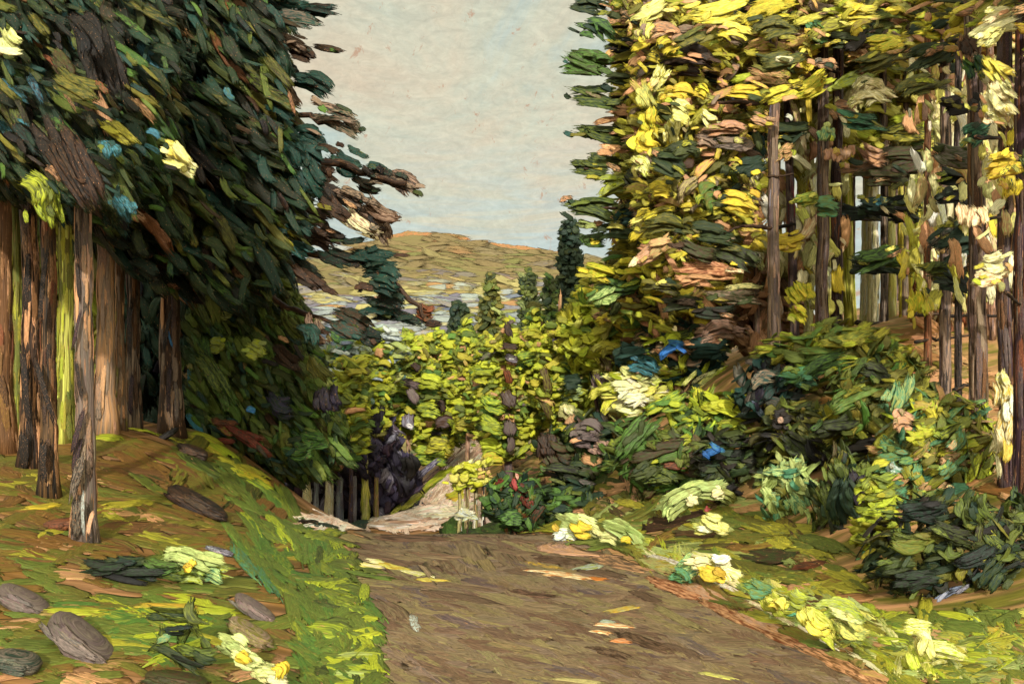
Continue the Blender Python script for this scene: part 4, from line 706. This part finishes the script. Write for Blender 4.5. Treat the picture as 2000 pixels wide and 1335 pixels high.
tall('slim tree with a wine-red stretch of bark high up, among the middle trunks', 1553, 18, 18, 0, 'plum 1.6,mauve 3,taupe 1.4,crim .5', [(1470,-170),(1600,-170),(1600,70),(1480,90)],
     tbl='''1543 48 126 42 -10 dgreen mossd;1538 259 150 32 -12 dgreen mossd;1538 472 78 38 -12 yellow gold;1561 574 60 44 60 yellow lime;1560 612 50 26 40 lime yellow;1500 105 100 30 -24 mossd taupe;1535 120 60 22 0 sage rose;1580 100 60 24 40 rose tan;1475 275 70 24 60 dgreen teal''', px1=1530, limbs=[([(1413,140,-.5),(1500,136,-.2),(1553,138,0)],9),([(1500,446,-.4),(1553,438,0),(1605,430,-.2)],9)])
tall('tree with a bare grey-brown trunk, darkest of the middle trunks at its foot', 1603, 17, 24, 0, 'soot 1.6,umber 2,mauve 3,taupe 2', [(1560,-170),(1690,-170),(1690,80),(1570,100)],
     tbl='''1663 28 130 44 -8 yellow lemon;1585 171 92 38 -30 yellow lime;1612 259 44 30 80 jade sage;1612 403 62 42 6 jade moss;1570 390 60 22 -14 yolive green;1600 60 60 36 30 jade green;1640 80 80 30 0 mossd;1610 125 60 22 10 taupe tan''', px1=1605, limbs=[([(1545,138,-.2),(1603,136,0),(1640,140,-.2)],10)])
tall('upright dark trunk with a reddish upper half, in the middle of the right wood', 1634, 17.6, 22, 0, 'soot 2,umber 2,plum 1.4,mauve 2,rust .6', [(1630,-170),(1760,-170),(1760,80),(1640,90)],
     tbl='''1672 62 150 40 -6 dgreen mossd;1718 116 120 38 -16 olive mossd;1696 180 96 54 -8 cream straw;1660 160 90 30 -30 sage lime;1680 236 108 34 8 dgreen jade;1735 80 90 30 -14 lime yellow;1720 40 90 28 -10 moss;1670 110 60 24 10 gold tan;1640 300 40 60 80 tan rose;1650 215 70 30 30 taupe tan''', px1=1640, low=360)
tall('thin grey trunk right of the light gap, with dark boughs above', 1727, 18.5, 15, 0, 'taupe 2,grey 2,soot 1.4', [(1690,-170),(1830,-170),(1840,110),(1700,140)],
     tbl='''1765 259 130 38 -8 dgreen yolive;1774 316 190 56 -2 umber mossd;1728 345 120 36 6 mossd umber;1700 300 80 36 20 rose tan;1728 402 120 34 4 dgreen black;1706 398 60 26 10 teal spruce;1720 392 34 18 -20 yellow tealb;1762 415 110 30 6 mossd black;1797 273 60 30 -6 olive green;1797 361 74 26 -4 moss lime;1793 390 90 24 -12 moss dgreen;1680 415 90 24 0 black dgreen;1690 330 90 26 4 taupe tan''', low=300, limbs=[([(1640,424,-.3),(1727,430,0),(1840,432,-.3)],9),([(1673,630,-.4),(1727,632,0),(1774,630,-.3)],10)])
tall('thinnest greyish trunk just left of the bright yellow stem', 1768, 19, 13, 0, 'grey 2,taupe 2,olive 1', [(1740,-170),(1840,-170),(1840,60),(1740,70)], low=300, tbl='''1719 504 150 38 -6 dgreen green;1745 492 90 24 -6 green moss;1690 520 90 22 6 black dgreen;1760 515 70 22 6 sage straw;1735 522 110 22 4 dgreen''', tb=16.5)
tall('thin reddish-brown trunk on the tan slope with short dark side twigs', 1812, 14.5, 14, 0, 'rust 2,brown 3,umber 1', [(1790,-170),(1880,-170),(1880,60),(1800,70)], tbl='''1820 106 150 44 -22 dgreen mossd;1802 166 130 36 -14 mossd olive;1821 51 86 50 -12 yellow lime;1850 130 60 24 0 dgreen''', limbs=[([(1775,616,-.3),(1812,612,0),(1850,616,0)],9),([(1788,668,-.3),(1812,662,0),(1850,660,0),(1913,652,0)],9)])
tall('dark grey-brown trunk right of the reddish thin one', 1845, 13.2, 22, 0, 'umber 2,soot 1,taupe 2,mauve 2', [(1820,-170),(1930,-170),(1930,40),(1830,50)], tbl='''1890 472 170 74 -24 dgreen spruce;1858 524 130 36 -14 dgreen moss;1876 556 110 30 14 black dgreen;1900 500 120 30 -30 spruce grey;1850 460 90 26 -30 grey spruce;1890 440 90 22 10 soot;1797 590 66 48 80 yellow lime''', tb=12.2, limbs=[([(1840,618,0),(1920,616,-.3),(1978,618,-.5)],8)])
tall('thin blackish trunk hanging in front of the tan slope, left of a thick grey one', 1870, 12.4, 14, 0, 'black 2,soot 2,mauve 1', [(1850,-170),(1920,-170),(1920,100),(1860,100)], tbl='''1880 305 130 34 4 grey mossd;1862 345 90 30 2 black dgreen;1876 386 110 26 0 black;1845 380 50 22 -20 black dgreen''', limbs=[([(1862,762,-.2),(1890,752,0),(1932,750,0)],9)])
tall('tall trunk, reddish brown above and grey-mauve below, second thickest of the right wood', 1912, 11, 34, 0, 'mauve 2,taupe 2.4,umber 1.6,brown 1', [(1860,-170),(1980,-170),(1980,60),(1880,60)], tbl='''1904 130 56 46 60 teal green;1909 259 70 40 -30 jade teal;1860 205 70 36 0 soot black;1905 200 46 34 30 black soot;1925 60 60 34 -14 olive gold;1890 90 50 40 70 umber''', px1=1893, limbs=[([(1862,80,0),(1912,76,-.3),(1975,80,-.4)],8)])
tall('dark brown trunk with a patch of cream-lit bark near its foot, at the right edge', 1968, 9.6, 32, 0, 'soot 2,umber 3,plum 1,brown 2,mauve 1', [(1900,-170),(2100,-170),(2100,20),(1920,20)], tbl='''1946 42 100 50 -24 cream pale;1935 70 70 26 -40 pale lemon;1955 199 84 72 40 pale cream;1948 225 60 30 50 cream lemon;1948 140 90 40 44 yellow lemon;1962 318 96 48 -14 yellow gold;1975 360 60 34 80 yellow;1941 518 70 48 -20 cream straw;1925 545 60 26 -10 tan cream;1900 420 60 60 80 tan cream''', px1=1958, limbs=[([(1905,270,-.4),(1968,268,0),(2030,262,0)],9),([(1900,430,-.3),(1968,424,0),(2030,430,0)],7)])
tall('purple-brown trunk cut by the right edge of the picture', 1998, 8.8, 38, 0, 'plum 3,umber 3,rust 1.4,grey .6', [(1960,-170),(2160,-170),(2160,200),(2060,300),(2010,60)], tbl='''2010 320 60 40 60 mossd''', px1=2000, limbs=[([(1965,570,-.4),(2000,600,0)],8)])
t = [o for o in COL.objects if o.get('label', '').startswith('dark brown trunk with a patch')][0]
b = Bag(); table(b, '''1958 770 70 26 86 cream gold;1966 820 90 28 88 gold cream;1952 860 70 24 86 cream straw;1962 880 60 20 90 gold lemon;1958 740 40 18 80 lemon cream;1950 910 50 14 86 cream;1972 790 60 18 84 white cream''', 9.35, dy=.03, face=.2); b.build('painted_light_patch', M_BARK, t)  # sunlit patch painted on the bark in cream and gold strokes

# ================================================================== SHRUBS
def shrub(label, px, py, Y, rx, ry, pl, ang=0, aj=45, n=None, L=(24, 58), W=(11, 24), tbl=None, name='shrub', cat='shrub', group='shrubs of the right bank', T=.11, tb=None):
    t = thing(name, label, cat, base(px, Y), group); k = Y / F; p_ = pal(pl); b = Bag()
    n = n or int(rx * ry * math.pi / 130)
    for _ in range(n):
        th = rng.uniform(0, 2 * np.pi); r = math.sqrt(rng.random()); d = math.sqrt(max(0, 1 - r * r)) * (1 if rng.random() < .72 else -1)
        q = P(px + rx * r * math.cos(th), py + ry * r * math.sin(th), Y); q[1] -= d * rx * k * .6 * rng.uniform(.7, 1.05)
        nn = np.array([r * math.cos(th) * .7, -d * .9, -r * math.sin(th) * .8 + .25]) + rng.normal(0, .3, 3)
        a = R(ang + rng.normal(0, aj)); c = pick(p_)
        b.stroke(q, np.array([math.cos(a), rng.normal(0, .3), -math.sin(a)]), nn, rng.uniform(*L) * k, rng.uniform(*W) * k, jit(c), jit(c * .5 + pick(p_) * .5), rng.uniform(*W) * k * T, rng.normal(0, .3))
    if tbl: table(b, tbl, tb or Y - rx * k * .62, dy=.15, sc_=.85, touch=3, touch_pal=pl)
    b.build('foliage', M_LEAF, t)
    g = t.location
    for _ in range(3):
        e = P(px + rx * rng.uniform(-.5, .5), py - ry * rng.uniform(-.2, .4), Y); e[1] += rng.uniform(-.2, .2)
        s = np.linspace(0, 1, 8)[:, None]; pts = np.array([g[0], g[1], g[2] - .05]) * (1 - s) + e * s + rng.normal(0, .012, (8, 3))
        lb = Bag(); lb.tube(pts, np.linspace(.03, .012, 8) * Y / 12, CL['umber'], CL['soot'], sides=6); lb.build('stem', M_BARK, t)
    return t
shrub('rounded olive-green mound of leaves under the middle trunks of the right wood', 1615, 700, 14.6, 140, 70, 'moss 4,olive 3,green 2,yolive 3,lime 2', ang=-14, aj=18, tbl='''1610 690 130 26 -10 green moss;1600 720 150 28 -14 green dgreen;1640 665 130 20 -6 yolive moss;1560 730 90 24 -10 green jade;1690 700 110 30 30 moss olive;1570 745 60 24 10 dgreen jade''')
shrub('dark blue-green bush with grey streaks at the foot of the purple-brown trunk', 1498, 765, 14.5, 62, 78, 'teal 3,spruce 3,soot 2,grey .8,night 1', ang=-30, tbl='''1500 760 90 24 -50 teal soot;1490 740 70 20 -20 taupe teal;1520 790 70 20 30 grey teal;1480 800 60 18 50 steel teal''')
shrub('nearly black bush with curling olive leaves in the middle of the right bank', 1570, 850, 13, 95, 66, 'black 2,soot 1,mossd 3,olive 2.4,moss 2', ang=10, tbl='''1560 870 110 40 34 black mossd;1580 850 90 26 50 mossd olive;1525 818 40 34 0 black soot;1524 820 18 16 20 rose taupe;1600 890 90 20 40 black;1640 860 100 22 20 black mossd;1530 870 90 14 50 mossd olive''')
shrub('bright green and yellow bush left of the blue-flowered dark one', 1390, 815, 15.5, 95, 50, 'green 3,lime 3,grass 2,ygreen 1,dgreen .8', ang=6, tbl='''1420 800 110 30 8 lime ygreen;1300 790 110 30 -14 green lime;1440 830 90 26 10 lime olive;1380 850 90 24 -40 green''')
shrub('brown-green wide bush low on the right bank, left of the black one', 1310, 895, 15, 125, 70, 'mossd 2,green 3,umber 1.4,dgreen 2,moss 2,lime .8', ang=-16, tbl='''1240 850 120 40 -50 green mossd;1290 880 130 34 -10 umber mossd;1300 930 110 26 10 dgreen moss;1340 910 90 24 0 umber rust;1260 920 90 24 -14 mossd;1350 950 60 20 20 green''')
t = shrub('black-green bush carrying a single bright blue flower patch', 1435, 910, 13.6, 78, 72, 'black 3,dgreen 2,mossd 2,soot 1.4,moss .8', ang=4, aj=25)
b = Bag(); table(b, '1390 882 44 16 -10 blue;1400 874 34 12 20 blue tealb;1380 888 26 11 40 blue', 12.8, dy=.06); b.build('flower', M_LEAF, t)
shrub('tall mossy olive bush, topmost on the right bank below the light gap', 1720, 800, 12, 105, 118, 'moss 4,olive 3,mossd 2,green 1.4,yolive 1.6,black .5', ang=-24, tbl='''1660 780 120 30 -20 moss green;1720 730 90 30 20 mossd black;1640 830 120 30 -20 black mossd;1700 870 110 26 -10 black soot;1760 840 90 30 70 moss olive;1680 900 90 24 10 black mossd''')
shrub('bush of blue-green and yellow-olive leaves before the thick right-hand trunks', 1825, 890, 10.4, 118, 125, 'jade 2.4,olive 3,yolive 3,moss 3,lime 1.6,tan 1,mossd .6', ang=-30, L=(36, 76), tbl='''1755 775 80 34 -70 jade sage;1758 820 50 36 -20 rose tan;1870 860 70 26 -50 jade moss;1860 910 80 22 -46 jade moss;1740 890 70 40 10 jade moss;1870 960 60 30 0 jade;1800 850 60 34 10 yolive lime;1830 810 50 30 60 yolive;1750 970 70 40 -20 jade mossd;1745 915 40 20 60 mist jade;1830 900 26 14 50 tan''')
shrub('sage and mint-leaved bush at the top of the verge below the curled black one', 1538, 965, 11.6, 56, 72, 'sage 3,jade 2,mint 2,moss 2,olive 1', ang=40, tbl='''1530 920 90 30 -14 mint jade;1560 950 90 26 60 sage mint;1520 980 60 34 20 jade mint;1510 925 50 24 -40 sage;1560 990 60 24 60 mint jade''')
shrub('deep green-brown bush in the gap between the sage bush and the yellow-green column', 1650, 985, 10.2, 62, 112, 'mossd 3,spruce 2,umber 1,dgreen 2,moss 2.4,olive 1', ang=70, aj=30, tbl='''1645 980 110 50 84 spruce dgreen;1640 930 90 36 60 moss mossd;1620 1000 130 30 86 moss mossd;1680 960 90 34 70 soot night;1655 1050 90 34 84 dgreen soot''')
shrub('narrow yellow-green column of leaves in front of the dark right-hand bushes', 1712, 1020, 8.9, 38, 120, 'lime 3,moss 3,yolive 2,grass 2', ang=0, aj=25, L=(34, 62), tbl='''1715 960 70 26 -6 lime yolive;1708 1010 70 26 4 lime moss;1712 1050 70 26 6 grass lime;1700 1090 60 24 10 moss jade;1690 1120 50 22 20 jade moss''')
shrub('large blackish bush at the right with blue-grey glints, nearest to the road', 1835, 1075, 7.7, 150, 112, 'black 4,spruce 2,mossd 4,soot 1,moss 2.4,olive 2,yolive .5,dgreen 2.4', ang=-8, aj=40, L=(26, 64), W=(9, 20), tbl='''1800 1000 120 40 -6 black spruce;1780 1060 110 34 4 moss olive;1860 1040 120 26 14 black mossd;1900 1090 120 24 -20 black spruce;1850 1160 100 16 -24 night steel;1880 1150 46 9 -30 lilac night;1840 1165 44 8 -50 lilac steel;1800 1130 110 34 -14 dgreen black;1900 1000 90 60 80 mossd moss;1940 1120 90 40 -60 mossd spruce;1760 1100 90 30 -10 mossd;1940 1060 70 30 40 dgreen moss;1890 1180 90 18 -10 black''')
shrub('mossy bush tucked in the lower right corner behind the blackish one', 1985, 1080, 7.9, 70, 110, 'mossd 3,olive 2,spruce 2,moss 2,black 1', ang=60, aj=30)
shrub('dark conifer-green bush behind the bend, left of the brown-green wide one', 1160, 890, 17.5, 110, 78, 'spruce 1.6,dgreen 3,umber 1.4,mauve 1,mossd 2.4,green 1.6,moss 1,soot .6,tan .5', ang=10, tbl='''1067 870 60 40 80 umber soot;1090 890 70 50 30 umber mossd;1148 835 70 30 10 mauve grey;1145 860 70 26 6 mauve soot;1180 875 60 24 10 rose mauve;1110 920 110 40 10 mossd black;1120 960 100 40 0 dgreen spruce;1200 900 80 40 -20 green dgreen''')
shrub('round deep green shrub with dull red flecks at the right side of the road bend', 1008, 978, 15.4, 66, 56, 'dgreen 4,green 4,spruce 1.4,red .4', ang=0, aj=50, L=(24, 54), W=(12, 22), tbl='''1005 945 34 12 80 crim red;1015 960 44 26 30 red umber;1030 985 36 24 60 red dgreen;995 1010 60 24 10 green dgreen;1010 930 20 8 70 pink crim''')
shrub('teal-dark bush with a bright blue flower cluster and a pale leaf spray', 1310, 695, 19, 105, 66, 'spruce 3,teal 3,lime 1.4,ygreen 1,dgreen 2,tan 1', ang=-6, aj=30, tbl='''1230 690 80 24 -4 teal spruce;1260 715 80 34 14 tealb teal;1380 680 90 40 0 spruce teal;1390 745 110 36 -36 pale lime;1370 760 90 22 -36 lemon sage;1395 650 130 34 -18 taupe rose;1380 665 100 22 -24 rose tan;1310 660 50 20 10 lime''')
t = [o for o in COL.objects if o.get('label', '').startswith('teal-dark bush')][0]
b = Bag(); table(b, '1310 680 50 16 -20 blue;1320 670 40 14 10 blue tealb;1300 690 40 14 -40 blue;1330 682 26 10 30 blue', 17.6, dy=.1); b.build('flower', M_LEAF, t)
shrub('pale lemon-leaved bush left of two short dark trunks', 1235, 765, 18.6, 64, 52, 'pale 2,lemon 2,lime 2,ygreen 2,white .6', ang=-6, aj=30, tbl='''1230 755 80 24 -6 cream pale;1240 780 70 24 -4 white pale;1260 740 60 26 -14 pale sage;1225 800 60 24 0 pale''')
shrub('yellow-green bush at the foot of the edge fir', 1180, 660, 21, 90, 80, 'lime 3,ygreen 3,yolive 2,lemon 1,green 1', tbl='''1230 580 50 26 10 soot grey;1210 560 40 20 50 mint white;1250 625 60 26 0 straw cream;1185 680 60 26 -20 yolive;1180 615 44 34 30 umber tan;1185 700 46 40 60 umber olive;1170 750 60 30 80 mauve umber''', L=(26, 56), W=(14, 24))
shrub('lime-green bush between the road bend shrub and the brown-green wide bush', 1110, 985, 16.2, 60, 34, 'dgreen 3,green 2,moss 2,spruce 1', L=(26, 50), W=(12, 20))

# ================================================================== BANK: stones, low plants
def stone(label, px, py, L, W, ang, c1, c2, seed, H=.36, cat='stone', tbl=True):
    p, _ = hit(px, py + W * .25); p = p[0]; k = p[1] / F; t = thing('stone', label, cat, p, 'stones on the left bank'); a = R(ang)
    ax = np.array([math.cos(a), -.25 * math.sin(a), -math.sin(a)]) * L * k / 2; az = np.array([math.sin(a) * .6, 0, math.cos(a)]) * W * k * H; ay = np.array([-.2, 1, .1]) * W * k * .7
    b = Bag(); c = p + np.array([0, 0, W * k * .2]); b.lump(c, ax, ay, az, CL[c1], CL[c2], seed)
    for _ in range(15):
        u, v = rng.uniform(-.6, .6), rng.uniform(-.7, .7); q = c + ax * u + az * v * math.sqrt(1 - u * u) - ay * math.sqrt(max(.02, 1 - u * u - v * v * .8)) * .97
        b.stroke(q, ax + az * rng.normal(0, .2), -ay + az * v * 1.5, L * k * rng.uniform(.35, .6), W * k * rng.uniform(.14, .26), jit(CL[c1], .2), jit(CL[c2] * rng.uniform(.5, 1.8), .15), W * k * .05, .2)
    b.build('boulder', M_STONE, t)
for i, row in enumerate([('long blackish stone lying across the brown bank', 388, 982, 140, 56, 26, 'black', 'umber'), ('dark oval stone just below the foot of the big overhanging spruce', 376, 880, 66, 38, 20, 'soot', 'umber'), ('slanting dark stone leaning at the foot of the overhanging spruce', 322, 852, 64, 22, -34, 'soot', 'black'),
    ('large grey-mauve stone with white glints at the lower left', 160, 1245, 165, 80, 34, 'mauve', 'grey'), ('smooth grey-brown stone cut by the left edge of the picture', 45, 1170, 120, 52, 24, 'grey', 'mauve'), ('grey-brown stone in the turf near the lower left corner of the road', 498, 1188, 104, 44, 30, 'grey', 'mauve'), ('olive-brown stone just below the grey-brown one in the turf', 490, 1236, 108, 50, 28, 'taupe', 'olive'),
    ('greenish grey stone at the left edge below the large mauve one', 30, 1290, 110, 56, 10, 'grey', 'spruce'), ('small dark-topped stone in the grass above the pale flower clump', 428, 1074, 64, 18, 16, 'soot', 'lilac'), ('low dark brown stone left of the front spruce foot', 118, 1022, 70, 34, -8, 'umber', 'rust'), ('dark green-brown stone at the bottom edge, right of the fern', 345, 1325, 130, 44, 8, 'mossd', 'umber')]):
    stone(*row, seed=i + 3)
def gplant(name, label, cat, px, py, tbl, part='leaves', blossoms=None, group=None, dY=0.0, face=.5, split=True):
    p, _ = hit(px, py); p = p[0]; t = thing(name, label, cat, p, group); b = Bag(); table(b, tbl, p[1] - .12 + dY, dy=.08, face=face, T=.10, split=split, sc_=.86 if split else 1); b.build(part, M_LEAF, t)
    if blossoms: b = Bag(); table(b, blossoms, p[1] - .30 + dY, dy=.03, face=.3, T=.14, sc_=.8); b.build('blossom', M_LEAF, t)
    return t
FG = 'flower clumps along the road'
gplant('flower_clump', 'pale green flower clump with one golden centre on the left bank', 'flowers', 385, 1135, '375 1092 110 40 14 mint sage;400 1112 110 36 18 mint lime;350 1085 70 30 6 mint;365 1122 80 28 4 lime mint;420 1125 60 26 20 mint jade;340 1100 60 26 40 grass mint;405 1090 70 24 10 sage mint', blossoms='371 1106 26 22 40 gold;368 1112 16 12 0 yellow')
gplant('low_bush', 'low blackish-green bush beside the pale flower clump on the left bank', 'bush', 245, 1130, '240 1110 150 34 6 spruce black;200 1108 100 26 -10 dgreen black;280 1118 120 24 10 black dgreen;250 1098 110 20 8 mossd dgreen;310 1105 90 26 14 mossd green;170 1118 70 18 -10 dgreen;330 1125 90 18 14 dgreen moss;230 1126 140 18 4 black')
gplant('fern', 'dark green fern of thick curling fronds at the lower left', 'fern', 350, 1310, '335 1190 110 20 4 mossd moss 0.5;330 1200 100 16 2 dgreen mossd 0.4;345 1206 90 18 8 moss dgreen 0.5;378 1200 70 24 50 moss mossd 0.8;380 1215 60 20 80 mossd moss 0.6;365 1232 70 20 -50 moss dgreen -0.5;345 1226 60 12 10 spruce black;340 1236 50 10 -10 black spruce;312 1252 60 26 -60 moss mossd 0.7;330 1275 90 24 34 mossd moss -0.6;345 1284 100 18 30 dgreen mossd -0.5;325 1262 80 16 40 moss green -0.6;385 1270 80 24 14 moss mossd 0.5;395 1284 70 20 20 mossd dgreen 0.4;405 1262 50 20 60 moss mossd;370 1292 80 14 22 black dgreen;320 1246 40 16 -30 jade sage', part='frond', split=False)
gplant('flower_clump', 'pale clump with two golden blossoms at the bottom, left of the road', 'flowers', 490, 1330, '450 1262 70 40 30 sage mint;480 1285 80 34 30 mint pale;520 1312 70 32 20 pale sage;545 1322 60 26 30 pale cream;465 1250 60 20 20 pale mint;500 1300 60 18 60 pale', blossoms='472 1282 40 24 30 gold yellow;550 1308 44 30 60 yellow gold', group=FG)
for label, px, py, tb, bl in [
  ('pale mint clump with one large golden blossom beside the road bend', 1135, 1052, '1120 1020 80 34 20 mint sage;1150 1025 70 28 30 mint pale;1105 1038 60 26 10 mint white;1165 1045 60 22 20 pale sage;1090 1050 40 20 -20 white mist', '1137 1034 56 30 20 gold yellow;1085 1030 26 18 40 gold'),
  ('small sage clump with a yellow dab, second along the verge from the bend', 1215, 1066, '1205 1030 80 34 24 sage mint;1235 1045 70 26 40 mint sage;1190 1050 50 20 20 sage pale', '1223 1054 38 18 4 gold yellow'),
  ('sage mound of leaves with two cream blossoms at the top of the verge', 1380, 1000, '1330 975 120 44 -30 sage mint;1390 955 120 34 0 mint sage;1420 970 70 26 20 sage olive;1310 990 60 22 -50 mint;1360 950 90 22 -10 sage', '1350 976 32 24 20 pale cream;1400 962 34 26 -20 cream pale;1381 994 18 14 40 red crim'),
  ('broad butter-yellow blossom clump in the middle of the verge', 1395, 1050, '1380 1030 70 26 10 lemon sage;1420 1040 50 22 20 sage olive', '1392 1018 60 32 14 lemon pale;1410 1030 44 24 30 pale lemon;1378 1032 40 18 0 cream'),
  ('cream and gold clump at the road edge, right of the centre', 1400, 1135, '1340 1110 70 40 -20 mint jade;1370 1100 60 24 10 pale cream;1425 1125 70 32 30 cream lemon;1330 1125 50 24 30 green jade;1410 1095 60 20 6 cream', '1385 1118 64 30 14 gold yellow;1405 1122 46 22 30 gold'),
  ('light yellow-green clump with jade edges lower down the road edge', 1525, 1205, '1510 1175 60 34 30 lime lemon;1530 1190 60 30 40 lemon lime;1560 1170 60 30 30 sage lime;1545 1200 40 14 20 jade;1480 1150 70 32 20 grass jade', '1520 1178 40 22 30 yellow lemon'),
  ('large lemon-lime clump at the road edge near the bottom right', 1620, 1262, '1600 1220 110 44 36 lemon lime;1640 1190 110 40 14 sage lime;1665 1230 90 36 40 sage lemon;1580 1210 60 30 60 yolive lemon;1650 1205 90 22 20 pale sage', '1595 1225 70 30 40 yellow lemon'),
  ('pale ragged clump in the bright grass of the lower right corner', 1800, 1300, '1790 1225 80 30 10 pale lime;1805 1260 70 34 80 pale lemon;1850 1270 90 26 16 pale lime;1780 1290 60 30 70 lemon lime;1840 1300 80 24 0 pale yolive', '1810 1240 40 18 30 cream pale')]:
    gplant('flower_clump', label, 'flowers', px, py, tb, blossoms=bl, group=FG)
